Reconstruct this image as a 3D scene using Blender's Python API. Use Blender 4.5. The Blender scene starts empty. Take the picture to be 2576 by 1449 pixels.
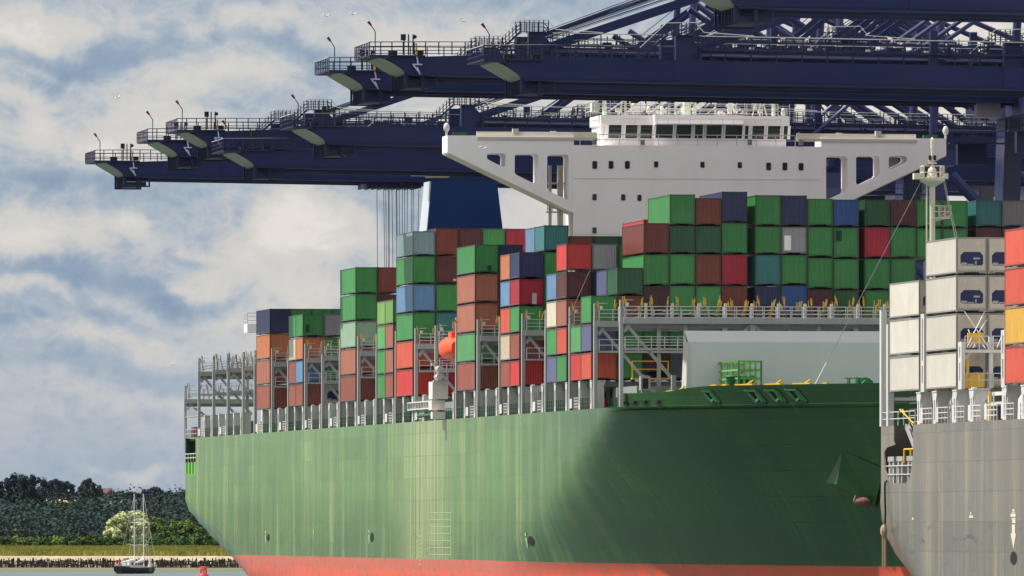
import bpy, math, random
from mathutils import Vector, Matrix, Euler
from mathutils.geometry import tessellate_polygon
random.seed(7)
R = math.radians
scene = bpy.context.scene
COL = scene.collection

# ---------------------------------------------------------------- camera
F, XC, YH, CAMH = 24600.0, 1288.0, 1325.0, 9.0        # focal length and horizon of the photo, in px of a 2576 wide picture
cam = bpy.data.cameras.new('camera'); camo = bpy.data.objects.new('camera', cam); COL.objects.link(camo)
camo.location = (0, 0, CAMH); camo.rotation_euler = (R(90), 0, 0)
cam.sensor_width = 36; cam.lens = F / 2576 * 36
cam.shift_y = (YH - 724.5) / 2576
cam.clip_start = 5; cam.clip_end = 30000
scene.camera = camo

# ---------------------------------------------------------------- light
SUN_EL, SUN_BACK = R(56), R(4)
to_sun = Vector((-math.cos(SUN_EL) * math.cos(SUN_BACK), math.cos(SUN_EL) * math.sin(SUN_BACK), math.sin(SUN_EL)))
sun = bpy.data.lights.new('sun', 'SUN'); suno = bpy.data.objects.new('sun', sun); COL.objects.link(suno)
sun.energy = 5.0; sun.angle = R(0.53); sun.color = (1.0, 0.93, 0.82)
suno.rotation_euler = to_sun.to_track_quat('Z', 'Y').to_euler()
suno.location = (-300, 400, 400)
scene.view_settings.view_transform = 'Standard'; scene.view_settings.look = 'None'
scene.view_settings.exposure = 0.68; scene.view_settings.gamma = 1
scene.render.engine = 'CYCLES'

class NT:
    def __init__(s, tree): s.t = tree; s.n = tree.nodes; s.l = tree.links
    def new(s, typ, **kw):
        n = s.n.new(typ)
        for k, v in kw.items():
            if k == 'inp':
                for kk, vv in v.items():
                    if hasattr(vv, 'is_output'): s.l.new(vv, n.inputs[kk])
                    else: n.inputs[kk].default_value = vv
            else: setattr(n, k, v)
        return n
    def math(s, op, a, b=0.0, c=None, clamp=False):
        n = s.new('ShaderNodeMath', operation=op, use_clamp=clamp)
        for i, v in enumerate((a, b) if c is None else (a, b, c)):
            if hasattr(v, 'is_output'): s.l.new(v, n.inputs[i])
            else: n.inputs[i].default_value = v
        return n.outputs[0]
    def mix(s, fac, a, b, blend='MIX'):
        n = s.new('ShaderNodeMix', data_type='RGBA', blend_type=blend)
        for k, v in ((0, fac), (6, a), (7, b)):
            if hasattr(v, 'is_output'): s.l.new(v, n.inputs[k])
            else: n.inputs[k].default_value = (tuple(v) + (1,))[:4] if k else v
        return n.outputs[2]
    def ramp(s, fac, stops, interp='LINEAR'):
        n = s.new('ShaderNodeValToRGB'); n.color_ramp.interpolation = interp
        e = n.color_ramp.elements
        while len(e) < len(stops): e.new(0.5)
        for i, (p, c) in enumerate(stops):
            e[i].position = p; e[i].color = (tuple(c) + (1,))[:4] if not isinstance(c, (int, float)) else (c, c, c, 1)
        s.l.new(fac, n.inputs[0]); return n.outputs[0]
    def noise(s, vec, scale, detail=4, rough=0.55, dist=0.0):
        n = s.new('ShaderNodeTexNoise', inp={'Vector': vec, 'Scale': scale, 'Detail': detail, 'Roughness': rough, 'Distortion': dist})
        return n.outputs[0]
    def mapping(s, vec, scale=(1, 1, 1), loc=(0, 0, 0)):
        n = s.new('ShaderNodeMapping', inp={'Vector': vec, 'Scale': scale, 'Location': loc}); return n.outputs[0]

# ---------------------------------------------------------------- sky
world = bpy.data.worlds.new('World'); scene.world = world; world.use_nodes = True
w = NT(world.node_tree); w.n.clear()
out = w.new('ShaderNodeOutputWorld')
tcg = w.new('ShaderNodeTexCoord').outputs['Generated']
sky = w.new('ShaderNodeTexSky', sky_type='NISHITA', sun_disc=False)
sky.sun_elevation = SUN_EL; sky.sun_rotation = math.atan2(to_sun.x, to_sun.y)
sky.air_density = 1.0; sky.dust_density = 1.5
sp = w.new('ShaderNodeSeparateXYZ', inp={0: tcg})
dx, dy, dz = sp.outputs
dys = w.math('MAXIMUM', w.math('ABSOLUTE', dy), 0.08)
tx = w.math('DIVIDE', dx, dys); tz = w.math('DIVIDE', dz, dys)
P = w.new('ShaderNodeCombineXYZ', inp={0: tx, 1: tz}).outputs[0]
# warp
nz = w.new('ShaderNodeTexNoise', inp={'Vector': tcg, 'Scale': 60.0, 'Detail': 5.0, 'Roughness': 0.55})
wv = w.new('ShaderNodeVectorMath', operation='MULTIPLY_ADD', inp={0: nz.outputs['Color'], 1: (0.024, 0.014, 0), 2: P}).outputs[0]
wv = w.new('ShaderNodeVectorMath', operation='ADD', inp={0: wv, 1: (-0.012, -0.007, 0)}).outputs[0]
# big cloud banks, placed by direction: x, y, rx, ry in photo px, amplitude
BANKS = [(90, 40, 330, 75, .45), (520, 215, 420, 70, .34), (660, 60, 190, 60, .25), (430, 330, 260, 95, .38), (230, 330, 110, 55, .30),
         (60, 330, 90, 60, .25), (315, 565, 75, 55, .34), (800, 560, 190, 75, .55), (600, 640, 260, 110, .36), (90, 610, 240, 90, .38),
         (40, 755, 170, 38, .30), (740, 745, 120, 60, .28), (470, 700, 90, 40, .20), (330, 1212, 90, 26, .20), (950, 60, 260, 90, .26), (300, 880, 420, 45, .14),
         (1250, 140, 420, 130, .25), (1800, 300, 520, 300, .42), (2400, 300, 700, 420, .55), (1350, 520, 260, 120, .38), (330, 1010, 420, 40, .12),
         (1000, 300, 300, 80, .30), (40, 230, 110, 50, .22),
         (-900, 700, 700, 350, .3), (-2500, 900, 900, 250, .35), (4200, 600, 1500, 700, .4), (-5600, 600, 1800, 700, .5)]
DARKS = [(240, 110, 330, 50, .30), (80, 205, 120, 40, .22), (620, 180, 260, 30, .10), (330, 440, 380, 55, .20), (430, 735, 300, 48, .32), (120, 700, 160, 40, .22),
         (200, 830, 300, 35, .10), (120, 440, 220, 50, .15), (820, 130, 220, 40, .12), (300, 960, 420, 60, .08), (740, 400, 120, 40, .12)]
acc = None
def bank(x, y, rx, ry, amp, sharp):
    c = ((x - XC) / F, (YH - y) / F, 0)
    d = w.new('ShaderNodeVectorMath', operation='SUBTRACT', inp={0: wv, 1: c}).outputs[0]
    d = w.new('ShaderNodeVectorMath', operation='MULTIPLY', inp={0: d, 1: (F / rx, F / ry, 0)}).outputs[0]
    d = w.new('ShaderNodeVectorMath', operation='LENGTH', inp={0: d}).outputs['Value']
    m = w.new('ShaderNodeMapRange', interpolation_type='SMOOTHSTEP', inp={0: d, 1: 1.25, 2: sharp, 3: 0.0, 4: amp})
    return m.outputs[0]
for b in BANKS:
    o = bank(*b, 0.1); acc = o if acc is None else w.math('ADD', acc, o)
for b in DARKS: acc = w.math('SUBTRACT', acc, bank(*b, 0.0))
n1 = w.noise(w.mapping(tcg, (1, 1, 2.3)), 34, 7, 0.56, 0.3)
n2 = w.noise(w.mapping(tcg, (1, 1, 1.9), (3, 1, 2)), 110, 6, 0.6, 0.2)
n3 = w.noise(w.mapping(tcg, (1, 1, 1.3), (5, 2, 7)), 190, 5, 0.62, 0.4)
bil = w.math('SUBTRACT', 1.0, w.math('ABSOLUTE', w.math('SUBTRACT', w.math('MULTIPLY', n3, 2.0), 1.0)))
cl = w.math('ADD', w.math('MULTIPLY', n1, 0.95), w.math('MULTIPLY', n2, 0.42))
cl = w.math('ADD', cl, w.math('MULTIPLY', w.math('SUBTRACT', bil, 0.75), 0.52))
calm = w.new('ShaderNodeMapRange', interpolation_type='SMOOTHSTEP', inp={0: tz, 1: 0.006, 2: 0.026, 3: 0.45, 4: 1.0}).outputs[0]
cl = w.math('ADD', w.math('MULTIPLY', w.math('SUBTRACT', cl, 0.72), calm), 0.70)
cl = w.math('ADD', cl, acc)
cl = w.math('SUBTRACT', cl, 0.30)
ccol = w.ramp(cl, [(0.0, (.205, .300, .440)), (0.24, (.28, .37, .49)), (0.40, (.39, .455, .54)), (0.52, (.51, .54, .58)), (0.66, (.63, .615, .60)), (0.84, (.70, .665, .635)), (1.0, (.80, .75, .70))])
skyc = w.mix(1.0, sky.outputs[0], (0.085, 0.085, 0.085), 'MULTIPLY')
fin = w.mix(0.88, skyc, ccol)
# unseen bright sky added overhead and behind the camera to lift unlit faces
kb = w.math('ADD', w.new('ShaderNodeMapRange', interpolation_type='SMOOTHSTEP', inp={0: dy, 1: 0.80, 2: 0.1}).outputs[0], w.new('ShaderNodeMapRange', interpolation_type='SMOOTHSTEP', inp={0: dz, 1: 0.12, 2: 0.5}).outputs[0], clamp=True)
fin = w.mix(w.math('MULTIPLY', kb, 0.85), fin, w.ramp(n1, [(0.3, (.80, .80, .86)), (0.7, (1.18, 1.12, 1.07))]))
bg = w.new('ShaderNodeBackground', inp={'Color': fin, 'Strength': 0.66})
w.l.new(bg.outputs[0], out.inputs['Surface'])

# ---------------------------------------------------------------- geometry of the berth: ship frame (v across, a astern, z up)
TH = R(8.89); CT, ST = math.cos(TH), math.sin(TH)
OX, OY = 7.45, 920.9
def world_of(v, a): return (OX + v * CT - a * ST, OY + v * ST + a * CT)
def v_at(x, a):
    m = (x - XC) / F; return (m * (OY + a * CT) - OX + a * ST) / (CT - m * ST)
def a_at(x, v=0.0):
    m = (x - XC) / F; return (OX + v * CT - m * (OY + v * ST)) / (ST + m * CT)
def z_at(y, v, a): return CAMH + (YH - y) * world_of(v, a)[1] / F
def wpt(x, y, Y): return ((x - XC) / F * Y, Y, CAMH + (YH - y) * Y / F)
def q(a, x, y):
    v = v_at(x, a); return (v, z_at(y, v, a))

class MB:
    def __init__(s): s.v = []; s.f = []; s.g = []
    def add(s, vs, fs):
        n = len(s.v); m = len(s.f); s.v += [tuple(p) for p in vs]; s.f += [tuple(i + n for i in f) for f in fs]; s.g.append((n, len(s.v), m, len(s.f))); return s
    def box(s, x0, x1, y0, y1, z0, z1):
        return s.add([(x0,y0,z0),(x1,y0,z0),(x1,y1,z0),(x0,y1,z0),(x0,y0,z1),(x1,y0,z1),(x1,y1,z1),(x0,y1,z1)],
                     [(0,3,2,1),(4,5,6,7),(0,1,5,4),(1,2,6,5),(2,3,7,6),(3,0,4,7)])
    def bar(s, p, q_, w_, h=None, w2=None):
        h = h or w_; p = Vector(p); q_ = Vector(q_); d = (q_ - p)
        if d.length < 1e-6: return s
        d.normalize(); up = Vector((0, 0, 1)) if abs(d.z) < 0.93 else Vector((0, 1, 0))
        sx = d.cross(up).normalized(); sz = sx.cross(d).normalized()
        vs = []
        for e, ww, hh in ((p, w_, h), (q_, w2 or w_, (h * (w2 / w_)) if w2 else h)):
            for i, j in ((-1,-1),(1,-1),(1,1),(-1,1)): vs.append(e + sx * i * ww / 2 + sz * j * hh / 2)
        return s.add(vs, [(0,1,2,3),(7,6,5,4),(0,4,5,1),(1,5,6,2),(2,6,7,3),(3,7,4,0)])
    def tube(s, p, q_, r, r2=None, n=8, cap=True):
        r2 = r if r2 is None else r2; p = Vector(p); q_ = Vector(q_); d = (q_ - p)
        if d.length < 1e-6: return s
        d.normalize(); up = Vector((0, 0, 1)) if abs(d.z) < 0.93 else Vector((0, 1, 0))
        sx = d.cross(up).normalized(); sz = sx.cross(d).normalized(); vs = []
        for e, rr in ((p, r), (q_, r2)):
            for i in range(n):
                t = 2 * math.pi * i / n; vs.append(e + sx * math.cos(t) * rr + sz * math.sin(t) * rr)
        fs = [(i, i + n, (i + 1) % n + n, (i + 1) % n) for i in range(n)]
        if cap: fs += [tuple(range(n)), tuple(range(2 * n - 1, n - 1, -1))]
        return s.add(vs, fs)
    def path(s, pts, r, n=6):
        for i in range(len(pts) - 1): s.tube(pts[i], pts[i + 1], r, n=n)
        return s
    def lathe(s, prof, c=(0, 0, 0), n=16):
        vs = []
        for r, z in prof:
            for i in range(n):
                t = 2 * math.pi * i / n; vs.append((c[0] + r * math.cos(t), c[1] + r * math.sin(t), c[2] + z))
        fs = []
        for k in range(len(prof) - 1):
            for i in range(n): fs.append((k*n+i, k*n+(i+1)%n, (k+1)*n+(i+1)%n, (k+1)*n+i))
        return s.add(vs, fs)
    def ell(s, c, rx, ry, rz, n=12, m=8):
        prof = []
        vs = []
        for k in range(m + 1):
            t = math.pi * k / m
            for i in range(n):
                u = 2 * math.pi * i / n
                vs.append((c[0] + rx * math.sin(t) * math.cos(u), c[1] + ry * math.sin(t) * math.sin(u), c[2] - rz * math.cos(t)))
        fs = [(k*n+i, k*n+(i+1)%n, (k+1)*n+(i+1)%n, (k+1)*n+i) for k in range(m) for i in range(n)]
        return s.add(vs, fs)
    def plate(s, loops, y0, y1, plane='xz'):
        """flat plate with holes: loops of (x, z), thickness y0..y1"""
        def P3(p, y): return (p[0], y, p[1]) if plane == 'xz' else (y, p[0], p[1])
        l3 = [[Vector((p[0], p[1], 0)) for p in lp] for lp in loops]
        flat = [p for lp in loops for p in lp]; n = len(flat)
        tris = tessellate_polygon(l3)
        vs = [P3(p, y0) for p in flat] + [P3(p, y1) for p in flat]
        fs = [tuple(t) for t in tris] + [tuple(i + n for i in reversed(t)) for t in tris]
        k = 0
        for lp in loops:
            m = len(lp)
            for i in range(m): fs.append((k + i, k + (i + 1) % m, k + (i + 1) % m + n, k + i + n))
            k += m
        return s.add(vs, fs)
    def rail(s, pts, h=1.05, step=1.5, r=0.03, mids=2, pr=None):
        pr = pr or r
        for i in range(len(pts) - 1):
            p, q_ = Vector(pts[i]), Vector(pts[i + 1]); L = (q_ - p).length
            for k in range(mids + 1):
                z = Vector((0, 0, h * (k + 1) / (mids + 1))); s.bar(p + z, q_ + z, 2 * r)
            n = max(1, int(round(L / step)))
            for k in range(n + (1 if i == len(pts) - 2 else 0)):
                b = p.lerp(q_, k / n); s.bar(b, b + Vector((0, 0, h)), 2 * pr)
        return s

def fix_normals(me):
    import bmesh
    b = bmesh.new(); b.from_mesh(me); bmesh.ops.recalc_face_normals(b, faces=b.faces); b.to_mesh(me); b.free()

class Node:
    """object with the frame-space origin of its thing"""
    def __init__(s, o, org): s.o = o; s.org = org
def tag(o, label=None, cat=None, group=None, kind=None):
    for k, v in (('label', label), ('category', cat), ('group', group), ('kind', kind)):
        if v: o[k] = v
def thing(name, label, cat, loc=(0, 0, 0), frame='S', group=None, kind=None, rz=0.0):
    o = bpy.data.objects.new(name, None); COL.objects.link(o); o.empty_display_size = 1
    if frame == 'S':
        x, y = world_of(loc[0], loc[1]); o.location = (x, y, loc[2]); o.rotation_euler = (0, 0, TH + rz)
    else: o.location = loc; o.rotation_euler = (0, 0, rz)
    tag(o, label, cat, group, kind); return Node(o, Vector(loc))
def mesh_of(mb, name, org=Vector((0, 0, 0)), smooth=False, recalc=True):
    me = bpy.data.meshes.new(name)
    me.from_pydata([(p[0] - org[0], p[1] - org[1], p[2] - org[2]) for p in mb.v], [], mb.f); me.update()
    if recalc: fix_normals(me)
    if smooth:
        me.shade_smooth()
    return me
import numpy as np
NOSPLIT = {'crown', 'hull', 'frame', 'wall_panels', 'cooling_unit', 'end_plate', 'compressor', 'fan_hatch', 'rigging', 'pile_row', 'breakwater_end', 'wing', 'body'}
def pieces(mb, eps=0.10, most=90):
    """the separate pieces of a mesh builder (primitives whose boxes touch belong together)"""
    g = mb.g
    if len(g) < 2 or g[-1][1] != len(mb.v) or sum(e[1] - e[0] for e in g) != len(mb.v) or len(g) > 2500: return [mb]
    V = np.array(mb.v, float); lo = np.array([V[a:b].min(0) for a, b, _, _ in g]) - eps / 2; hi = np.array([V[a:b].max(0) for a, b, _, _ in g]) + eps / 2
    lab = -np.ones(len(g), int); k = 0
    for i in range(len(g)):
        if lab[i] >= 0: continue
        st = [i]; lab[i] = k
        while st:
            j = st.pop(); t = np.all((lo <= hi[j]) & (hi >= lo[j]), 1) & (lab < 0)
            for q_ in np.nonzero(t)[0]: lab[q_] = k; st.append(q_)
        k += 1
    if k == 1 or k > most: return [mb]
    out = []
    for c in range(k):
        m_ = MB()
        for i in np.nonzero(lab == c)[0]:
            a, b, fa, fb = g[i]; n = len(m_.v); m_.v += mb.v[a:b]; m_.f += [tuple(x - a + n for x in f) for f in mb.f[fa:fb]]
        out.append(m_)
    return out
def part(name, mb, mat, parent, smooth=False, label=None, recalc=True, kind=None, autos=None):
    if kind is None and name not in NOSPLIT and parent.o.name.split('.')[0] != 'x':
        ps = pieces(mb)
        if len(ps) > 1:
            r = None
            for m_ in ps:
                q_ = part1(name, m_, mat, parent, smooth, label, recalc, kind, autos); r = r or q_
            return r
    return part1(name, mb, mat, parent, smooth, label, recalc, kind, autos)
def part1(name, mb, mat, parent, smooth=False, label=None, recalc=True, kind=None, autos=None):
    me = mesh_of(mb, name, parent.org, smooth, recalc)
    if autos:
        me.shade_smooth()
        try: me.set_sharp_from_angle(angle=R(autos))
        except Exception: pass
    me.materials.append(mat)
    o = bpy.data.objects.new(name, me); COL.objects.link(o); o.parent = parent.o
    tag(o, label, None, None, kind); return Node(o, parent.org)
def solid(name, mb, mat, frame='S', loc=(0, 0, 0), label=None, cat=None, group=None, kind=None, smooth=False, recalc=True):
    """top-level single mesh"""
    me = mesh_of(mb, name, Vector(loc), smooth, recalc); me.materials.append(mat)
    o = bpy.data.objects.new(name, me); COL.objects.link(o)
    if frame == 'S':
        x, y = world_of(loc[0], loc[1]); o.location = (x, y, loc[2]); o.rotation_euler = (0, 0, TH)
    else: o.location = loc
    tag(o, label, cat, group, kind); return Node(o, Vector(loc))
def copy_obj(src, parent=None, delta=None):
    c = src.copy(); COL.objects.link(c); c.parent = parent
    if delta is not None: c.location = Vector(src.location) + Vector(delta)
    for ch in list(src.children): copy_obj(ch, c)
    return c

# ---------------------------------------------------------------- materials
def mat_new(name):
    m = bpy.data.materials.new(name); m.use_nodes = True; t = NT(m.node_tree)
    b = m.node_tree.nodes['Principled BSDF']; return m, t, b
def paint(name, col, rough=0.45, var=0.12, dirt=0.25, scale=0.6, streak=True, metal=0.0, spec=0.16, dirtcol=None, rust=0.0, bump=0.0):
    m, t, b = mat_new(name)
    oc = t.new('ShaderNodeTexCoord').outputs['Object']
    ri = t.new('ShaderNodeObjectInfo').outputs['Random']
    off = t.new('ShaderNodeVectorMath', operation='MULTIPLY', inp={0: (91.0, 57.0, 33.0)})
    cmb = t.new('ShaderNodeCombineXYZ', inp={0: ri, 1: ri, 2: ri}).outputs[0]; t.l.new(cmb, off.inputs[1])
    vec = t.new('ShaderNodeVectorMath', operation='ADD', inp={0: oc, 1: off.outputs[0]}).outputs[0]
    n1 = t.noise(t.mapping(vec, (1, 1, 0.18 if streak else 1)), scale * 2.2, 5, 0.6)
    n2 = t.noise(vec, scale * 0.5, 4, 0.5)
    c = t.mix(t.math('MULTIPLY', t.ramp(n1, [(0.35, 0.0), (0.7, 1.0)]), dirt), col, dirtcol or tuple(x * 0.55 + 0.02 for x in col))
    c = t.mix(t.math('MULTIPLY', t.ramp(n2, [(0.35, 0.0), (0.75, 1.0)]), var * 2), c, tuple(min(1, x * 1.25 + 0.03) for x in col))
    br = t.math('ADD', t.math('MULTIPLY', ri, var), 1 - var / 2)
    c = t.mix(1.0, c, t.new('ShaderNodeCombineXYZ', inp={0: br, 1: br, 2: br}).outputs[0], 'MULTIPLY')
    if rust > 0:
        n3 = t.noise(t.mapping(vec, (1, 1, 0.35)), scale * 3.5, 6, 0.7)
        c = t.mix(t.ramp(n3, [(0.74 - rust * .25, 0.0), (0.80 - rust * .25, 1.0)]), c, (0.13, 0.05, 0.02))
    t.l.new(c, b.inputs['Base Color']); b.inputs['Roughness'].default_value = rough; b.inputs['Metallic'].default_value = metal
    b.inputs['Specular IOR Level'].default_value = spec
    if bump:
        bn = t.new('ShaderNodeBump', inp={'Strength': bump, 'Distance': 0.05, 'Height': n1}); t.l.new(bn.outputs[0], b.inputs['Normal'])
    return m
def srgb(r, g, b_, k=1.0):
    f = lambda c: ((c / 255) / 12.92 if c / 255 <= 0.04045 else ((c / 255 + 0.055) / 1.055) ** 2.4) * k
    return (f(r), f(g), f(b_))
# ---------------------------------------------------------------- materials
def hull_paint(name, top, faded, boot, zb_lo, streakcol, bow=True):
    """ship side paint: fading, bow shade put into the colour, vertical run-off streaks, plate seams, scuffs and the red boot topping"""
    m, t, b = mat_new(name)
    oc = t.new('ShaderNodeTexCoord').outputs['Object']
    sx = t.new('ShaderNodeSeparateXYZ', inp={0: oc}).outputs; a, z = sx[1], sx[2]
    fine = t.noise(t.mapping(oc, (0.15, 0.9, 0.035)), 1.0, 6, 0.65)
    mid = t.noise(t.mapping(oc, (0.1, 0.22, 0.02), (3, 7, 1)), 1.0, 5, 0.6)
    big = t.noise(t.mapping(oc, (0.02, 0.02, 0.05), (9, 2, 5)), 1.0, 3, 0.5)
    brick = t.new('ShaderNodeTexBrick', inp={'Vector': t.mapping(t.new('ShaderNodeCombineXYZ', inp={0: a, 1: z}).outputs[0], (1, 1, 1)),
        'Color1': (.43, .43, .43, 1), 'Color2': (.55, .55, .55, 1), 'Mortar': (.36, .36, .36, 1), 'Scale': 1.0, 'Mortar Size': .05, 'Brick Width': 13.0, 'Row Height': 2.35, 'Mortar Smooth': .3})
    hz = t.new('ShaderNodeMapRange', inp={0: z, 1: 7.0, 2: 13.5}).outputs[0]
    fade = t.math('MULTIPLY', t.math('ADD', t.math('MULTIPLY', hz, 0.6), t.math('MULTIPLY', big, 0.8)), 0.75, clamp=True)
    if bow: fade = t.math('MULTIPLY', fade, t.new('ShaderNodeMapRange', inp={0: a, 1: -22.0, 2: 60.0, 3: .04, 4: 1.0}).outputs[0])  # besides fading, the unlit bow's shade is painted in as darker green
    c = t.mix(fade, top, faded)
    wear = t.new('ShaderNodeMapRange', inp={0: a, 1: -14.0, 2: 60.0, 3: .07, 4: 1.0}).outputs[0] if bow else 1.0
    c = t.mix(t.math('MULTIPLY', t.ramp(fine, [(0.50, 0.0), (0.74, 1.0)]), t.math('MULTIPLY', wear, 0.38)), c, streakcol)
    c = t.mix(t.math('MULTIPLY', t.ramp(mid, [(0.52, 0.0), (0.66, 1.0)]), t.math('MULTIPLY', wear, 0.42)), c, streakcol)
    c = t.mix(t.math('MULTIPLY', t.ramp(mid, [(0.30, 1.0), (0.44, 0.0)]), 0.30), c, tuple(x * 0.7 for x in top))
    if bow:      # the pale run-off below the overboard discharges amidships
        g_ = t.new('ShaderNodeMapRange', inp={0: t.math('ABSOLUTE', t.math('SUBTRACT', a, 107.0)), 1: 24.0, 2: 6.0}).outputs[0]
        fn = t.noise(t.mapping(oc, (0.1, 1.3, 0.02), (1, 5, 9)), 1.0, 5, 0.6)
        c = t.mix(t.math('MULTIPLY', g_, t.ramp(fn, [(0.36, 0.0), (0.62, .80)])), c, (.36, .40, .20))
    c = t.mix(0.8, c, t.math('MULTIPLY', t.new('ShaderNodeSeparateColor', inp={0: brick.outputs[0]}).outputs[0], 2.0), 'MULTIPLY')
    # fender scuffs, a thin band low on the side
    sc = t.noise(t.mapping(oc, (0.3, 0.13, 0.8), (4, 1, 3)), 1.0, 7, 0.72, 1.2)
    band = t.math('MULTIPLY', t.new('ShaderNodeMapRange', inp={0: z, 1: 9.6, 2: 8.4}).outputs[0], t.new('ShaderNodeMapRange', inp={0: z, 1: 5.6, 2: 6.6}).outputs[0])
    c = t.mix(t.math('MULTIPLY', t.math('MULTIPLY', t.ramp(sc, [(0.58, 0.0), (0.63, 1.0)]), band), 0.75), c, (0.03, 0.04, 0.03))
    # boot topping
    wv_ = t.math('MULTIPLY', t.math('SUBTRACT', t.noise(t.mapping(oc, (0.1, 0.6, 0.3)), 1.0, 5, 0.7), 0.5), 0.10)
    line = t.math('SUBTRACT', zb_lo, t.math('MULTIPLY', t.new('ShaderNodeMapRange', inp={0: a, 1: 60.0, 2: -40.0}).outputs[0], 0.2)) if bow else zb_lo
    isb = t.math('LESS_THAN', t.math('ADD', z, wv_), line)
    bn = t.noise(t.mapping(oc, (0.2, 0.5, 0.6)), 1.0, 6, 0.65)
    upper = t.new('ShaderNodeMapRange', inp={0: t.math('ADD', z, t.math('MULTIPLY', t.math('SUBTRACT', bn, 0.5), 1.2)), 1: 4.2, 2: 4.5}).outputs[0]
    bc = t.mix(t.math('MULTIPLY', upper, 0.5), boot, tuple(x * 0.45 + 0.06 for x in boot))
    bc = t.mix(t.ramp(bn, [(0.45, 0.0), (0.7, 0.7)]), bc, (0.24, 0.075, 0.045) if bow else (.10, .06, .045))
    c = t.mix(isb, c, bc)
    t.l.new(c, b.inputs['Base Color'])
    rr = t.math('ADD', t.math('MULTIPLY', fine, 0.20), 0.14); t.l.new(rr, b.inputs['Roughness'])
    b.inputs['Specular IOR Level'].default_value = 0.30
    bp = t.new('ShaderNodeBump', inp={'Strength': 0.25, 'Distance': 0.12, 'Height': t.noise(t.mapping(oc, (.1, .33, .42)), 1.0, 2, .4)})
    t.l.new(bp.outputs[0], b.inputs['Normal'])
    return m
M = {}
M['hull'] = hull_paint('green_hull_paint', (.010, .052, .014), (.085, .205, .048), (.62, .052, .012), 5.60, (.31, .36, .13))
M['hull2'] = hull_paint('grey_hull_paint', (.100, .095, .090), (.145, .131, .113), (.25, .06, .04), 1.2, (.31, .255, .185), bow=False)
M['dkgreen'] = paint('dark_green_paint', (.012, .055, .025), .45)
M['midgreen'] = paint('deck_green_paint', (.03, .13, .05), .5)
M['limegreen'] = paint('bright_green_paint', (.11, .33, .06), .4)
M['grey'] = paint('ship_grey_paint', (.29, .29, .295), .5, dirt=.35, rust=.12, scale=1.0)
M['grey2'] = paint('stanchion_grey_paint', (.46, .46, .45), .5, dirt=.3, rust=.16, scale=1.0)
M['lgrey'] = paint('light_grey_paint', (.50, .50, .49), .45, dirt=.2)
M['white'] = paint('superstructure_white_paint', (.88, .84, .84), .4, var=.03, dirt=.12, scale=.25)
M['cream'] = paint('cream_white_paint', (.52, .495, .41), .45, dirt=.15)
M['palegreen'] = paint('pale_green_paint', (.48, .58, .43), .45, dirt=.1)
M['yellow'] = paint('yellow_paint', (.58, .36, .04), .5, dirt=.2)
M['orange'] = paint('lifeboat_orange', (.85, .085, .03), .3, dirt=.05)
M['black'] = paint('black_rubber', (.012, .012, .014), .6)
M['steel'] = paint('bare_steel', (.28, .27, .26), .4, metal=.6)
M['rodgrey'] = paint('lashing_rod_steel', (.16, .15, .14), .5)
M['navy'] = paint('crane_navy_paint', (.006, .014, .066), .42, var=.10, dirt=.25, scale=.12)
M['navyl'] = paint('crane_grey_navy_paint', (.014, .018, .058), .5)
M['pale_plate'] = paint('bounce_lit_plate', (.27, .275, .23), .5, dirt=.4)  # pale green-grey colour stands for light bounced up from the water
M['funnel'] = paint('funnel_blue_paint', (.006, .030, .13), .4, var=.03, dirt=.1)
M['rust_anchor'] = paint('rusty_anchor_iron', (.13, .075, .06), .75, rust=.4)
M['rope'] = paint('mooring_rope', (.33, .25, .17), .9, scale=6)
m, t, b = mat_new('bridge_window_glass'); b.inputs['Base Color'].default_value = (.015, .03, .03, 1); b.inputs['Roughness'].default_value = .06
M['glass'] = m
m, t, b = mat_new('porthole_glass'); b.inputs['Base Color'].default_value = (.02, .025, .03, 1); b.inputs['Roughness'].default_value = .1
M['glass2'] = m

# ---------------------------------------------------------------- green container ship
DK, BW = 20.1, 25.3                       # deck height, half beam
A_STERN = a_at(460.5); A_OPEN = a_at(492)
ship = thing('container_ship', 'huge green container ship with a red bottom, moored under blue cranes', 'container ship', (0, 0, 0))
def interp(x, tab):
    for (x0, y0), (x1, y1) in zip(tab, tab[1:]):
        if x <= x1: return y0 + (y1 - y0) * max(0, (x - x0) / (x1 - x0))
    return tab[-1][1]
stern_x = [(-2.0, 700), (3.1, 623), (4.35, 601), (5.55, 579), (6.8, 549.6), (8.7, 513), (10.0, 491), (11.3, 469), (12.4, 460.6), (30, 460.5)]
def side_v(a, z):
    """distance of the near side from the plane v = 0"""
    v = 0.0
    # stern
    a_s = a_at(interp(z, stern_x)); D = 62.0
    if z < 12.4:
        a0 = a_s - 5.0
        if a > a0: v = max(v, BW * ((a - a0) / D) ** 2)
    if z >= 12.4 and a > A_STERN - 3: v = max(v, 0.35 * ((a - A_STERN + 3) / 3) ** 2)
    # bow
    k = min(1, max(0, (DK + 1 - z) / 16.5))
    ab = -15 + 76 * k ** 1.22
    as_ = -60 + 9 * k
    p = 1.30 + 0.66 * k
    if a < ab: v = max(v, BW * min(1, ((ab - a) / (ab - as_))) ** p)
    return min(BW, v)
zs = [-2, 0, 2, 3.2, 4.4, 5.4, 6.6, 8, 9.5, 11, 12.4, 14, 15.4, 16.6, 17.6, 18.6, 19.4, DK]
aa = [x * 0.1 * 1.0 for x in range(-520, 0, 30)]
aa = [-60, -59.4, -58.5, -57.2, -55.5, -53.8, -52, -50] + [-48 + 2 * i for i in range(0, 62)] + [76 + 10 * i for i in range(0, 15)] + [A_OPEN - 50 + 2.5 * i for i in range(0, 20)]
aa = sorted(x for x in aa if x < A_OPEN - 0.6) + [A_OPEN] + [A_OPEN + (A_STERN - A_OPEN) * i / 6 for i in range(1, 7)]
mb = MB(); nz_ = len(zs)
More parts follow.
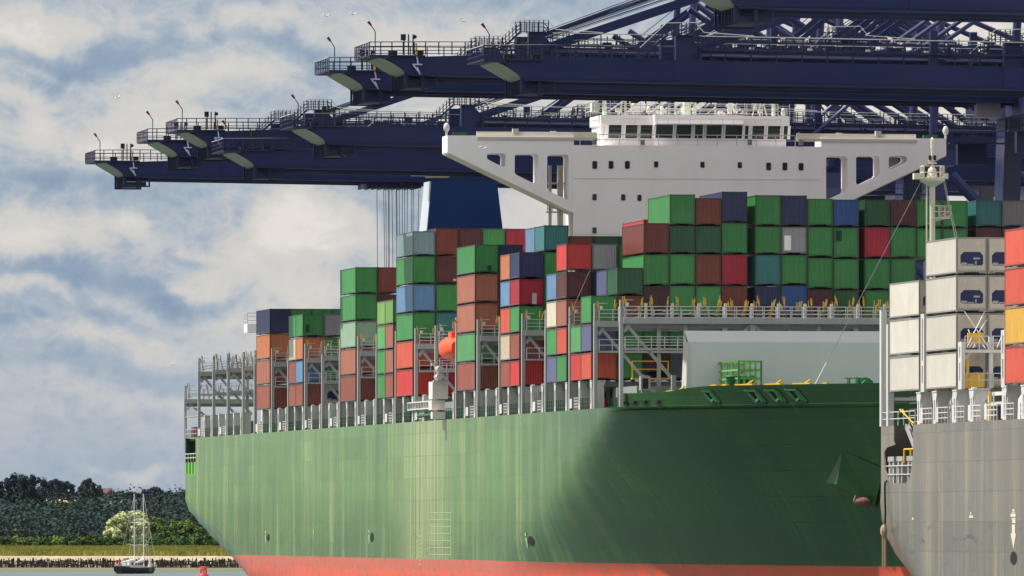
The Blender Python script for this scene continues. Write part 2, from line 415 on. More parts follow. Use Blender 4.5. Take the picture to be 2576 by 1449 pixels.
for side in (0, 1):
    base = len(mb.v)
    for a in aa:
        for z in zs:
            v = side_v(a, z); mb.v.append((v if side == 0 else 2 * BW - v, a, z))
    for i in range(len(aa) - 1):
        for j in range(nz_ - 1):
            if aa[i] >= A_OPEN - .01 and aa[i + 1] <= A_STERN and zs[j] >= 15.39: continue
            k = base + i * nz_ + j
            mb.f.append((k, k + 1, k + nz_ + 1, k + nz_) if side == 0 else (k, k + nz_, k + nz_ + 1, k + 1))
# transom, between the two sides
n0, n1_ = len(aa) - 1, len(aa)
for j in range(nz_ - 1):
    k = n0 * nz_ + j; k2 = n1_ * nz_ + k
    mb.f.append((k, k2, k2 + 1, k + 1))
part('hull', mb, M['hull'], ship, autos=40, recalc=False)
# deck
mb = MB(); da = [x for x in aa if x <= A_STERN]
for a in da: mb.v += [(side_v(a, DK) + .05, a, DK - .35), (2 * BW - side_v(a, DK) - .05, a, DK - .35)]
for i in range(len(da) - 1): mb.f.append((2*i, 2*i+1, 2*i+3, 2*i+2))
part('deck', mb, M['midgreen'], ship, recalc=False)
# bulwark along the forecastle: rises from x=1550
BT = [(-70, 21.85), (-30, 21.85), (-26.5, 21.7), (-24.0, 21.45), (-21, 21.35), (-14, 21.35)]
A_BUL = a_at(1549.5)
def bul_top(a): return interp(a, BT)
def bul_v(a, z): return side_v(a, DK) - (z - DK) * interp(-a, [(14, .05), (22, .25), (32, .50), (60, .60)]) if a < -14 else 0
def bul_a(x):
    lo, hi = -56.0, A_BUL
    for _ in range(40):
        m_ = (lo + hi) / 2; X, Y_ = world_of(bul_v(m_, 21), m_); xx = XC + F * X / Y_
        if xx > x: lo = m_
        else: hi = m_
    return (lo + hi) / 2
mb = MB(); ba = [A_BUL, A_BUL - .01] + [x for x in sorted(aa, reverse=True) if x < A_BUL - .2]
ba = [A_BUL] + [x for x in sorted(aa, reverse=True) if x < A_BUL - .2]
for side in (0, 1):
    base = len(mb.v)
    for a in ba:
        for z in (DK, (DK + bul_top(a)) / 2, bul_top(a)):
            for th in (0.0, 0.12):
                v = bul_v(a, z) + th; v = min(BW, v)
                mb.v.append((v if side == 0 else 2 * BW - v, a - (0.02 if th == 0 else 0), z))
    for i in range(len(ba) - 1):
        k = base + i * 6; n = k + 6
        mb.f += [(k, n, n+2, k+2), (k+2, n+2, n+4, k+4), (k+4, n+4, n+5, k+5), (k+1, k+3, n+3, n+1), (k+3, k+5, n+5, n+3)]
    mb.f.append((base, base+2, base+4, base+5, base+3, base+1))
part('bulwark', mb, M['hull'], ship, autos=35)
# knuckle line under the bulwark
mb = MB()
for i in range(len(ba) - 1):
    mb.bar((side_v(ba[i], DK) - .03, ba[i], DK), (side_v(ba[i + 1], DK) - .03, ba[i + 1], DK), .06, .07)
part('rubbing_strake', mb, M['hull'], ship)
# forecastle deck
mb = MB(); fa = [x for x in ba]
for a in fa: mb.v += [(min(BW, side_v(a, DK) + .3), a, 20.9), (max(BW, 2 * BW - side_v(a, DK) - .3), a, 20.9)]
for i in range(len(fa) - 1): mb.f.append((2*i, 2*i+1, 2*i+3, 2*i+2))
part('forecastle_deck', mb, M['midgreen'], ship)

# stern mooring recess (open side between the corner post and the hull)
mb = MB(); mb.box(1.6, 1.8, A_OPEN - .4, A_STERN - .2, 15.2, DK - .4)
mb.box(0.05, 1.8, A_OPEN - 1.2, A_OPEN - .7, 15.2, DK - .4)
mb.box(0.3, 2 * BW - .3, A_OPEN - 1.0, A_STERN - .2, 15.0, 15.25)
mb.box(0.25, 0.75, A_STERN - 1.1, A_STERN + .05, 15.3, DK + .02)
part('mooring_recess', mb, M['dkgreen'], ship)
mb = MB()
al = A_OPEN + 2.0; ar = A_STERN - 1.6
for i in range(4):
    a = al + (ar - al) * i / 3; mb.box(.12, .5, a - .9, a + .9, 15.45, 17.1)
mb.box(.1, .52, al - 1.2, ar + 1.2, 15.41, 15.55)
part('fairlead', mb, M['limegreen'], ship)
mb = MB(); mb.rail([(.15, A_OPEN + .5, 17.15), (.15, A_STERN - 1.2, 17.15)], 1.0, 3, .05, 1); part('railing', mb, M['lgrey'], ship)

# ---- deck edge: pedestals, coamings, railings
PITCH = 14.55
def bay_a(i): return (16 - i) * PITCH
STERN_BR = [a_at(x, .15) for x in (641, 611.4, 573.3, 536.7, 499.7)]
A_ST6 = a_at(466, .2)
pm = MB()                                   # one pedestal, local around v = 0..1.3, a = 0, z = DK..22.8
pm.plate([[(-.42, DK), (.42, DK), (.34, 22.0), (.50, 22.45), (.50, 22.72), (-.50, 22.72), (-.50, 22.45), (-.34, 22.0)],
          [(-.12, 20.6), (-.12, 22.1), (.12, 22.1), (.12, 20.6)]], 0.05, 0.15, 'yz')
pm2 = MB(); 
for (x, y, z) in pm.v: pm2.v.append((x, y, z))
pm2.f = pm.f
pm.box(.15, 1.25, .34, .44, DK, 22.3); pm.box(.15, 1.25, -.44, -.34, DK, 22.3)
pm.plate([[(.15, DK), (.75, DK), (.95, 22.0), (1.35, 22.45), (1.35, 22.72), (.15, 22.72)]], -.46, -.36, 'xz')
pm.box(0.02, 1.4, -.52, .52, 22.72, 22.80)
for yy in (-.3, .3): pm.box(.1, .35, yy - .09, yy + .09, 22.80, 22.92)
ped_pos = []
edges = sorted([bay_a(i) for i in range(0, 18)] + [a + 1.0 for a in STERN_BR[1:]])
for a in edges:
    if a < -10: continue
    ped_pos += [a + .5, a + 7.3]
ped_pos = [p for p in ped_pos if not (88 < p < 106) and p < a_at(497)]
first = part('pedestal', pm, M['grey2'], ship, label='slotted light grey stanchion between the deck edge and the lowest containers')
first.o.location = (0, ped_pos[0], 0)
for p in ped_pos[1:]: 
    c = copy_obj(first.o, ship.o); c.location = (0, p, 0)
# inner hatch coaming walls and hatch covers
mb = MB()
mb.box(2.3, 2 * BW - 2.3, -12.2, A_STERN - 62, DK - .34, 22.1)
part('hatch_coaming', mb, paint('coaming_grey', (.22, .24, .24), .5, rust=.1), ship)
mb = MB(); mb.box(2.1, 2.2, -12, ped_pos[-1] if ped_pos[-1] < 240 else 240, DK - .3, 21.15); part('walkway_wainscot', mb, M['dkgreen'], ship)
mb = MB()
k = 0
for a in ped_pos:
    mb.box(2.02, 2.1, a + 1.0, a + 3.0, 20.4, 22.0); mb.box(2.02, 2.1, a + 3.8, a + 5.8, 20.3, 21.8)
part('coaming_opening', mb, M['black'], ship)
mb = MB()
for i in range(0, 17):
    a = bay_a(i)
    if i in (9, 10): continue
    for bl in range(4): mb.box(.75 if bl == 0 else .25 + bl * 12.7, .25 + bl * 12.7 + 12.2, a + .3, a + 11.9, 22.15, 22.68)
part('hatch_cover', mb, paint('hatch_cover_paint', (.11, .11, .11)), ship)
gw, gg = MB(), MB()
random.seed(3)
for n, a in enumerate(ped_pos):
    tgt = gw if n % 3 == 1 else gg
    a0, a1 = a + 1.0, a + 6.1
    if n % 3 == 1:
        tgt.rail([(.10, a0, DK), (.10, a0 + 2.2, DK)], 1.15, .75, .03, 3); tgt.box(.07, .12, a1 - 1.6, a1, DK + .2, DK + 1.1)
    else: tgt.rail([(.10, a0, DK), (.10, a1, DK)], 1.1, 1.3, .03, 2)
    if n % 3 == 2: gw.bar((1.2, a0 + 2.5, DK), (1.2, a0 + 2.5, 22.5), .12)
part('white_railing', gw, M['lgrey'], ship); part('green_railing', gg, M['dkgreen'], ship)
mb = MB()
for n, a in enumerate(ped_pos):
    if n % 2 == 0: mb.bar((1.0, a + 3.9, DK), (1.0, a + 3.9, 22.4), .10)
part('yellow_post', mb, M['yellow'], ship)
mb = MB()
for a in [p + 3.3 for p in ped_pos[::3]]: mb.box(1.6, 2.0, a, a + .5, 20.3, 21.2)
part('fire_station', mb, M['orange'], ship)

# ---- lashing bridges
ZB = 22.82
def lashing_bridge(a, v1=2 * BW - .3, low=False, post_only=False, front=False):
    zt = 25.1 if low else 28.35; zp = zt + 1.65
    mb = MB()
    for vv in ((.05, 2 * BW - .55) if v1 > 40 else (.05,)):
        mb.box(vv, vv + .32, a - .28, a + .28, DK, zt); 
        mb.box(vv + .02, vv + .11, a - .26, a + .26, zt, zp); mb.box(vv + .22, vv + .31, a - .26, a + .26, zt, zp)
        for zz in (zt + .35, zt + .9, zp - .1): mb.box(vv + .11, vv + .22, a - .26, a + .26, zz, zz + .1)
    mb.box(.37, v1, a - .5, a + .5, zt - .55, zt)                       # top beam
    mb.box(.47, v1, a + .6, a + .8, zt - .95, zt - .45)
    if not low: mb.box(.47, v1, a - .45, a + .45, 25.35, 25.55)           # mid walkway
    cols = [12.55 * k for k in range(1, 4) if 12.55 * k < v1]
    for c in cols: mb.box(c - .25, c + .25, a - .3, a + .3, DK, zt - .56)
    if not low: 
        for c in [6.3] + [cc + 6.3 for cc in cols if cc + 6.3 < v1]: mb.box(c - .18, c + .18, a + .1, a + .4, DK, zt - .56)
    mb.bar((.7, a, zt - .6), (4.9 if not low else 5.6, a, ZB - (.0 if not low else 1.9)), .28)
    mb.bar((.47, a, zt - 1.3), (1.1, a, zt - .5), .3)
    if v1 > 40:
        mb.bar((2 * BW - .7, a, zt - .6), (2 * BW - 4.9, a, ZB), .28)
        if front:
            mb.bar((12.3, a, zt - .6), (8.5, a, ZB), .25); mb.bar((12.8, a, zt - .6), (16, a, ZB), .25)
    B = part('lashing_bridge', mb, M['grey'], ship)
    rb = MB()
    rb.rail([(.5, a - .45, zt), (v1, a - .45, zt)], 1.05, 1.3, .028, 2)
    if front: rb.rail([(.5, a + .45, zt), (v1, a + .45, zt)], 1.05, 2.6, .028, 2)
    if not low: rb.rail([(.5, a - .42, 25.55), (v1, a - .42, 25.55)], 1.05, 1.25, .028, 1)
    part('railing', rb, M['lgrey'], B)
    # upright turnbuckle posts and stowed lashing rods with yellow ends
    pb, rod, tip = MB(), MB(), MB(); rnd = random.Random(int(a * 7) + 5)
    c = 1.25
    while c < v1 - .6:
        cx = c + 1.25
        if v1 > 40 or cx < 3: pb.box(cx - .13, cx + .13, a - .3, a - .1, zt, zt + 1.35)
        for sgn in (-1, 1):
            for k in range(rnd.choice((2, 3, 3))):
                bx = c + sgn * .55 + rnd.uniform(-.08, .08); ln = rnd.uniform(1.5, 2.05); tl = sgn * rnd.uniform(.10, .42)
                p0 = Vector((bx, a - .25, zt + .05)); p1 = p0 + Vector((tl, -.05, ln))
                rod.bar(p0, p1, .055); tip.bar(p0.lerp(p1, .66), p1, .075)
        if rnd.random() < .8:
            for k in range(2):
                z_ = zt + .15 + .25 * k; p0 = Vector((c - .9, a - .3, z_)); p1 = Vector((c + .8, a - .3, z_ + rnd.uniform(.3, .8))); rod.bar(p0, p1, .055); tip.bar(p0.lerp(p1, .75), p1, .075)
        c += 2.5
    part('turnbuckle_post', pb, M['lgrey'], B) if pb.v else None
    part('lashing_rod', rod, M['rodgrey'], B, kind='stuff'); part('rod_end', tip, M['yellow'] if not low and a < 240 else M['steel'], B, kind='stuff')
    lamp = MB(); lamp.box(.6, .85, a - .5, a - .3, zt + 1.1, zt + 1.4); lamp.bar((.5, a - .3, zp), (1.3, a - .3, zp), .05); part('floodlight', lamp, M['lgrey'], B)
for i in range(1, 17):
    a = bay_a(i) - 1.18
    lashing_bridge(a, v1=(9.0 if i in (8, 9, 10) else 2 * BW - .3))
lashing_bridge(a_at(1563.5, .25), front=True)
lashing_bridge(bay_a(0) - 1.18)
for a in STERN_BR: lashing_bridge(a)
lashing_bridge(A_ST6, low=True)
mb = MB()
for vv in (6.4, 19.0, 31.5):
    for a in STERN_BR[1:3]:
        mb.bar((vv - .2, a - .5, DK), (vv - .2, a - .5, 27.8), .06); mb.bar((vv + .2, a - .5, DK), (vv + .2, a - .5, 27.8), .06)
        for k in range(24): mb.bar((vv - .2, a - .5, DK + .3 * k), (vv + .2, a - .5, DK + .3 * k), .04)
part('ladder', mb, M['lgrey'], ship)
mb = MB()
mb.plate([[(A_ST6 - .25, DK), (A_ST6 - .9, DK), (A_ST6 - .2, 24), (A_ST6 - .1, 24)]], .15, .35, 'yz')
mb.rail([(.2, A_OPEN, DK), (.2, A_ST6, DK)], 1.1, 1.6, .04, 1)
mb.rail([(.3, A_ST6 - .3, 22.9), (.3, STERN_BR[4] + .4, 22.9)], 1.05, 1.6, .03, 1); mb.box(.2, 1.0, STERN_BR[4], A_ST6, 22.75, 22.88)
part('stern_platform', mb, M['grey'], ship)
mb = MB(); mb.box(.4, .9, a_at(473) , a_at(481), DK + .1, DK + 1.4); part('red_locker', mb, paint('red_oxide_locker', (.22, .03, .02)), ship)
mb = MB(); mb.bar((1.2, 246.5 + 4, 21.2), (4.6, 246.5 + 4, 23.3), .25, .5); mb.box(1, 2.2, 249, 250, 20.1, 20.6); part('davit', mb, M['yellow'], ship)
mb = MB(); mb.tube((2, 252, 20), (2, 252, 24.4), .55, .5, 10); mb.ell((2, 252, 24.4), .75, .6, .8); mb.box(1, 4, 251, 255, 20, 21.4); part('ventilator', mb, M['lgrey'], ship)

# ---- accommodation block with bridge wings
AF = 88.0                                   # front of the block
vl, ztop = q(AF, 1443.5, 365); vr, _ = q(AF, 2066, 372)
CV = (vl + vr) / 2
acc_mb = MB(); acc_mb.box(vl, vr, AF, AF + 5.2, DK - .3, ztop); acc_mb.box(vl + 3, vr - 3, AF + 5.2, AF + 14, DK - .3, ztop - .4)
block = part('accommodation_block', acc_mb, M['white'], ship)
wl = []
def Q(x, y): return q(AF, 1006.4 + .3664 * x, .3664 * y)
outer = [Q(325, 930), (vl, q(AF, 1443, 341)[1]), (vl, q(AF, 1441, 536)[1]), Q(330, 1048), Q(325, 1046)]
h1 = [Q(598, 1062), Q(612, 1054), Q(712, 1054), Q(725, 1068), Q(725, 1135), Q(716, 1145), Q(702, 1145), Q(606, 1096), Q(596, 1084)]
h2 = [Q(787, 1072), Q(800, 1056), Q(935, 1056), Q(952, 1072), Q(952, 1243), Q(940, 1258), Q(915, 1258), Q(798, 1200), Q(787, 1186)]
h3 = [Q(1010, 1078), Q(1024, 1062), Q(1148, 1062), Q(1160, 1078), Q(1160, 1362), Q(1150, 1370), Q(1136, 1366), Q(1020, 1312), Q(1010, 1296)]
for sgn in (1, -1):
    mir = (lambda p: p) if sgn == 1 else (lambda p: (2 * CV - p[0], p[1]))
    mb = MB(); mb.plate([[mir(p) for p in lp] for lp in (outer, h1, h2, h3)], AF - .02, AF + 3.6)
    W = part('bridge_wing', mb, M['white'], ship)
    mb = MB()
    ztw = outer[0][1]; x0 = Q(530, 0)[0]; x1 = vl + 2.5
    pts = sorted([mir((x0, 0))[0], mir((x1, 0))[0]]); mb.box(pts[0], pts[1], AF + .4, AF + .6, ztw - .3, ztw + .45); mb.box(pts[0], pts[1], AF - .12, AF - .03, ztw - .42, ztw - .12)
    part('wing_rail', mb, M['cream'], W)
    mb = MB(); xa = mir((Q(322, 0)[0], 0))[0]; mb.tube((xa + .1, AF + 1, ztw), (xa + .1, AF + 1, ztw + .5), .12); mb.ell((xa + .1, AF + 1, ztw + .85), .32, .32, .5)
    xa = mir((Q(795, 0)[0], 0))[0]; mb.box(xa - .3, xa + .3, AF + .1, AF + .6, ztw + .25, ztw + .75); mb.tube((xa, AF + .3, ztw), (xa, AF + .3, ztw + .3), .08)
    xa = mir((Q(1060, 0)[0], 0))[0]; mb.box(xa - .3, xa + .3, AF + .6, AF + 1, ztw, ztw + .55)
    part('searchlight', mb, M['lgrey'], W)
    mb = MB(); pts = sorted([mir((Q(375, 0)[0], 0))[0], mir((Q(470, 0)[0], 0))[0]]); mb.box(pts[0], pts[1], AF + .8, AF + 1.6, ztw, ztw + .4); part('wing_locker', mb, M['dkgreen'], W)
    # edge lip along the sloping underside
    mb = MB(); p0, p1 = mir(Q(330, 1048)), mir(outer[2]); mb.bar((p0[0], AF + 1.8, p0[1] - .05), (p1[0], AF + 1.8, p1[1] - .05), 3.8, .1); part('wing_flange', mb, M['cream'], W)
# fixtures at the block's outboard front
mb = MB()
mb.box(vl - 2.2, vl - 1.9, AF + 2.6, AF + 2.9, 38, ztop - 2); mb.box(vl - 1.2, vl - .7, AF + 2.6, AF + 3.4, 38, ztop - 2)
for z_ in (41.5, 44.5): mb.box(vl - 2.4, vl - .3, AF + 2.3, AF + 3.5, z_, z_ + .12)
mb.rail([(vl - 2.4, AF + 2.3, 41.6), (vl - .3, AF + 2.3, 41.6)], 1, .5, .03, 2)
mb.box(vl - .25, vl - .02, AF + .6, AF + 1.4, DK, ztop - .2)
part('side_stair_tower', mb, M['cream'], block)
# portholes
first = None
for (x, y0, y1, wd) in [(1496, 405, 424.5, 12), (1537, 405, 424.5, 12), (1578, 405, 424.5, 12), (1650.5, 406, 421, 10.4), (1767, 407, 422, 10.4), (1861, 408, 423, 10.4),
                        (1933.4, 409, 428, 12), (1974.4, 409, 428.5, 12), (2015, 410, 429, 12), (1495.6, 488, 504, 10.5), (1567.7, 489, 504.5, 10.5), (1608.4, 490, 505.5, 10.5), (1495.4, 572, 587, 10.5)]:
    p0, p1 = q(AF, x - wd / 2, y1), q(AF, x + wd / 2, y0)
    c = .08
    mb = MB(); mb.plate([[(p0[0] + c, p0[1]), (p1[0] - c, p0[1]), (p1[0], p0[1] + c), (p1[0], p1[1] - c), (p1[0] - c, p1[1]), (p0[0] + c, p1[1]), (p0[0], p1[1] - c), (p0[0], p0[1] + c)]], AF - .05, AF + .02)
    part('porthole', mb, M['glass2'], block)
mb = MB(); zz = q(AF, 1700, 451)[1]; mb.box(vl, vr, AF - .03, AF, zz, zz + .06)
mb.box(vl, vr, AF - .03, AF, ztop - 9.2, ztop - 9.15)
part('deck_seam', mb, paint('seam_grey', (.6, .57, .56)), block)  # grey line along the deck seam
# bulwark rails of the bridge deck
mb = MB(); zr = ztop
mb.rail([(vl - 5.5, AF + .1, zr + .02), (vr + 5.5, AF + .1, zr + .02)], 1.1, 2.0, .035, 1)
part('deck_railing', mb, M['lgrey'], block)
mb = MB()
for x in (1496, 1616, 1886, 2015):
    v_, z_ = q(AF, x, 358); mb.box(v_ - .22, v_ + .22, AF - .2, AF + .05, z_ - .28, z_ + .28)
part('floodlight', mb, M['steel'], block)
# wheelhouse
def QW(x, y, a): return q(a, 1471.8 + .21 * x, 239 + .21 * y)
AW = AF + 1.6
wL, zroof = QW(188, 240, AW); wR, _ = QW(2448, 262, AW); zroof2 = zroof
zw0 = QW(1000, 520, AW)[1]; zw1 = QW(1000, 362, AW)[1]; cL = QW(815, 0, AW)[0]; cR = QW(1880, 0, AW)[0]
mb = MB()
def slab(x0, x1, z0, z1, f0, f1, back=AW + 7):
    mb.add([(x0, f0, z0), (x1, f0, z0), (x1, back, z0), (x0, back, z0), (x0, f1, z1), (x1, f1, z1), (x1, back, z1), (x0, back, z1)],
           [(0,3,2,1),(4,5,6,7),(0,1,5,4),(1,2,6,5),(2,3,7,6),(3,0,4,7)])
slab(wL + .3, wR - .3, ztop, zw0, AW + .35, AW + .35)
slab(cL, cR, ztop, zw0 - .003, AW - .5, AW - .45)
slab(wL, wR, zw1, zroof, AW - .15, AW - .10)
slab(cL, cR, zw1 + .003, zroof + .05, AW - 1.0, AW - .95, AW + 5)
slab(wL + .2, wR - .2, zw0, zw1, AW + 1.2, AW + 1.2)
WH = part('wheelhouse', mb, M['white'], ship)
wins = [(285, 455, 0), (470, 635, 0), (662, 805, 0), (835, 1048, 1), (1070, 1270, 1), (1292, 1408, 1), (1430, 1635, 1), (1655, 1870, 1), (1890, 1975, 0), (1992, 2160, 0), (2180, 2350, 0), (2372, 2430, 0)]
mul = MB()
prev = None
for (xa, xb, cc) in wins:
    f0, f1 = (AW + .38, AW - .10) if not cc else (AW - .42, AW - .92)
    p0, p1 = QW(xa, 0, AW)[0], QW(xb, 0, AW)[0]
    g = MB(); g.add([(p0, f0 + .06, zw0 + .02), (p1, f0 + .06, zw0 + .02), (p1 , f1 + .06, zw1 - .02), (p0, f1 + .06, zw1 - .02), (p0, f0 + .12, zw0 + .02), (p1, f0 + .12, zw0 + .02), (p1, f1 + .12, zw1 - .02), (p0, f1 + .12, zw1 - .02)],
          [(0,3,2,1),(4,5,6,7),(0,1,5,4),(1,2,6,5),(2,3,7,6),(3,0,4,7)])
    part('bridge_window', g, M['glass'], WH)
    for (s0, s1) in ((p0 - .28, p0), (p1, p1 + .28)):
        mul.add([(s0, f0, zw0), (s1, f0, zw0), (s1, f0 + .3, zw0), (s0, f0 + .3, zw0), (s0, f1, zw1), (s1, f1, zw1), (s1, f1 + .3, zw1), (s0, f1 + .3, zw1)], [(0,3,2,1),(4,5,6,7),(0,1,5,4),(1,2,6,5),(2,3,7,6),(3,0,4,7)])
part('window_frame', mul, M['white'], WH)
mb = MB(); mb.rail([(wL + 2, AW - .5, zw1 + .1), (cL - .5, AW - .5, zw1 + .1)], .5, 1.2, .02, 0); mb.rail([(cL + .2, AW - 1.4, zw1 + .1), (cR, AW - 1.4, zw1 + .1)], .5, 1.2, .02, 0); mb.rail([(cR, AW - .5, zw1 + .1), (wR - 1, AW - .5, zw1 + .1)], .5, 1.2, .02, 0)
mb.box(cL, cR, AW - 1.5, AW - 1.0, zw1 + .02, zw1 + .1)
part('window_catwalk', mb, M['lgrey'], WH)
# monkey island: rails, masts, antennas
mb = MB(); mb.rail([(wL - .6, AW + 6, zroof), (wL - .6, AW - .1, zroof), (wR + .0, AW - .1, zroof + .02)], 1.5, 1.6, .03, 2); mb.rail([(wL, AW + 6.5, zroof), (wR, AW + 6.5, zroof)], 1.5, 1.6, .03, 2); part('roof_railing', mb, M['lgrey'], WH)
def mast(x, wd, h, mat='palegreen', a=AW + 3):
    v_ = QW(x, 0, a)[0]; m_ = MB(); m_.tube((v_, a, zroof), (v_, a, zroof + h), wd / 2, wd / 2 * .85, 12)
    m_.box(v_ - 1.1, v_ + 1.1, a - .1, a + .1, zroof + 2.0, zroof + 2.12); part('signal_mast', m_, M[mat], WH)
mast(232, .45, 3.2); mast(920, .32, 2.9); mast(1212, 1.0, 3.0); mast(2258, .42, 3.0); mast(1320, .24, 2.3)
for x in (490, 2090):
    v_ = QW(x, 0, AW + 3)[0]; m_ = MB()
    for dx_ in (-.8, 0, .8): m_.bar((v_ + dx_, AW + 3, zroof), (v_, AW + 3, zroof + 3.1), .10)
    m_.box(v_ - .5, v_ + .6, AW + 2.9, AW + 3.1, zroof + 2.4, zroof + 2.55); part('radar_tripod', m_, M['cream'], WH)
rnd = random.Random(11); m_ = MB()
for k in range(26):
    x = rnd.uniform(250, 2400); v_ = QW(x, 0, AW + 3)[0]; h = rnd.choice((.8, 1.2, 1.6, 2.6)); a_ = AW + rnd.uniform(1, 5)
    m_.bar((v_, a_, zroof), (v_ + rnd.uniform(-.15, .15), a_, zroof + h), .05)
    if rnd.random() < .5: m_.box(v_ - .2, v_ + .2, a_ - .2, a_ + .2, zroof + h * .5, zroof + h * .5 + .3)
    if rnd.random() < .3: m_.ell((v_, a_, zroof + h), .2, .2, .22)
part('antenna', m_, M['cream'], WH, kind='stuff')
m_ = MB(); v_ = QW(732, 0, AW + 3)[0]; m_.ell((v_, AW + 3, zroof + 2.2), .28, .1, .28); m_.bar((v_ - .1, AW + 3, zroof + 1.4), (v_ + .1, AW + 3, zroof + 2.9), .1); m_.bar((v_, AW + 3, zroof), (v_, AW + 3, zroof + 1.9), .06); part('satellite_dish', m_, M['black'], WH)
m_ = MB(); v_, _ = QW(150, 0, AW); m_.box(v_ - .5, v_ + .3, AW + .5, AW + 2, zroof + .4, zroof + 1.3); part('name_board', m_, M['lgrey'], WH)

# ---- funnel and aft casing
AFN = 246.5
f0, zb0 = q(AFN, 1068, 577); f1 = q(AFN, 1265, 577)[0]; g0 = q(AFN, 1087, 437)[0] ; g1 = q(AFN, 1250, 437)[0]
zt0 = q(AFN, 1150, 455)[1]
f0 = q(AFN, 1075.5, 577)[0]
mb = MB(); dpt = 6.5
ex = lambda z: (z - zb0) / (zt0 - zb0)
def fl(z): k = ex(z); return (f0 + (g0 - f0) * k, f1 + (g1 - f1) * k)
a0_, b0_ = fl(30); a1_, b1_ = fl(zt0)
mb.add([(a0_, AFN, 30), (b0_, AFN, 30), (b0_, AFN + dpt, 30), (a0_, AFN + dpt, 30), (a1_, AFN, zt0), (b1_, AFN, zt0), (b1_, AFN + dpt, zt0), (a1_, AFN + dpt, zt0)], [(0,3,2,1),(4,5,6,7),(0,1,5,4),(1,2,6,5),(2,3,7,6),(3,0,4,7)])
FN = part('funnel', mb, M['funnel'], ship)
mb = MB(); mb.add([(a0_ - .03, AFN + .5, 30), (a0_ - .03, AFN + dpt, 30), (a1_ - .03, AFN + dpt, zt0), (a1_ - .03, AFN + .5, zt0)], [(0, 1, 2, 3)]); part('funnel_lit_side', mb, paint('sunlit_side_pale_blue', (.42, .46, .52)), FN)  # sunlit left face painted as a pale sheet over the blue
mb = MB(); p0_, p1_ = q(AFN, 1040, 444), q(AFN, 1138, 437); mb.box(p0_[0], p1_[0], AFN - .4, AFN + 2, p0_[1] + .12, p0_[1] + .24); mb.box(p0_[0] + 1.6, p1_[0] - .4, AFN - .3, AFN + 1.4, p0_[1] - .12, p0_[1] + .1)
part('funnel_top_platform', mb, paint('weathered_cream_platform', (.40, .33, .24), rust=.3), FN)
# casing and its wing platform
AC = 248.0
w0, zw_ = q(AC + 9, 613, 814)
mb = MB(); mb.box(8, 44, AC, AC + 8, DK, 33.0)
zpl = z_at(815, 0, AC + 2); zlo = z_at(836, 0, AC + 2); vtip = v_at(622, AC + 2)
mb.plate([[(vtip, zpl), (9, zpl), (9, zlo - 5), (vtip + 3.4, zlo - 1.6), (vtip + 1.6, zlo), (vtip, zlo)]], AC + 2, AC + 5.0)
part('engine_casing', mb, M['white'], ship)
mb = MB(); mb.rail([(vtip, AC + 5, zpl), (vtip, AC + 2, zpl), (8, AC + 2, zpl)], 1.3, 1.2, .03, 2); part('railing', mb, M['lgrey'], ship)

# ---- forecastle: breakwater, cage, winches, fairleads, foremast
ABW = -20.5
bx0, zb_top = q(ABW, 1721, 832); bx1 = 2 * CV - bx0
zf = z_at(860, 12, ABW - 2.2); zbase = 20.6
mb = MB()
mb.add([(bx0 + .25, ABW - .7, zbase), (bx1 - .25, ABW - .7, zbase), (bx1 - .25, ABW - .7, zf), (bx0 + .25, ABW - .7, zf), (bx0, ABW, zb_top), (bx1, ABW, zb_top), (bx0, ABW, zbase), (bx1, ABW, zbase),
        (bx0 + .3, ABW, zb_top)], [(0, 1, 2, 3), (3, 2, 5, 4), (4, 5, 7, 6)])
part('breakwater', mb, paint('breakwater_grey_paint', (.46, .475, .49), .35, var=.04, dirt=.1, scale=.2), ship)
mb = MB()
foot = [(bx0 - .75, zbase), (bx0 - .35, zbase + .6), (bx0 - .12, zbase + 1.6), (bx0 - .05, zf), (bx0 + .05, zb_top), (bx0 + .25, zb_top), (bx0 + 1.0, zf - .02), (bx0 + 1.0, zbase + 1.4), (bx0 + 1.25, zbase + .6), (bx0 + 1.9, zbase)]
mb.plate([[(bx0 - .35, zbase), (bx0 - .1, zbase + .6), (bx0 + .05, zbase + 1.6), (bx0 + .08, zf), (bx0 + .24, zf), (bx0 + .28, zbase + 1.6), (bx0 + .45, zbase + .7), (bx0 + 1.1, zbase)]], ABW - .9, ABW - .72)
mb.add([(bx0 - .01, ABW, zb_top), (bx0 + .1, ABW - .72, zf), (bx0 + .1, ABW - .72, zbase), (bx0 - .3, ABW, zbase)], [(0, 1, 2, 3)])
part('breakwater_end', mb, paint('breakwater_end_paint', (.46, .44, .41)), ship)
# cage
AK = -31.0
k0, kz1 = q(AK, 1800.5, 909); k1 = q(AK, 1915, 909)[0]; kz0 = 21.0
km = v_at(1858, AK)
mb = MB()
# two faces: one along the ship (seen narrow), one across
side_len = 15.0
def cage(x0, x1, y0, y1, z0, z1, nx, ny, nz, r):
    for i in range(nx + 1):
        x = x0 + (x1 - x0) * i / nx
        for y in (y0, y1): mb.bar((x, y, z0), (x, y, z1), r)
        mb.bar((x, y0, z1), (x, y1, z1), r)
    for j in range(ny + 1):
        y = y0 + (y1 - y0) * j / ny
        for x in (x0, x1): mb.bar((x, y, z0), (x, y, z1), r)
    for k in range(1, nz + 1):
        z = z0 + (z1 - z0) * k / nz
        for y in (y0, y1): mb.bar((x0, y, z), (x1, y, z), r)
        for x in (x0, x1): mb.bar((x, y0, z), (x, y1, z), r)
c1, c0 = k1, v_at(1858, AK)
Lc = (a_at(1800.5, c0) - AK)
cage(c0, c1, AK, AK + Lc, kz0, kz1, 4, 4, 4, .16)
part('mesh_cage', mb, M['limegreen'], ship)
mb = MB()
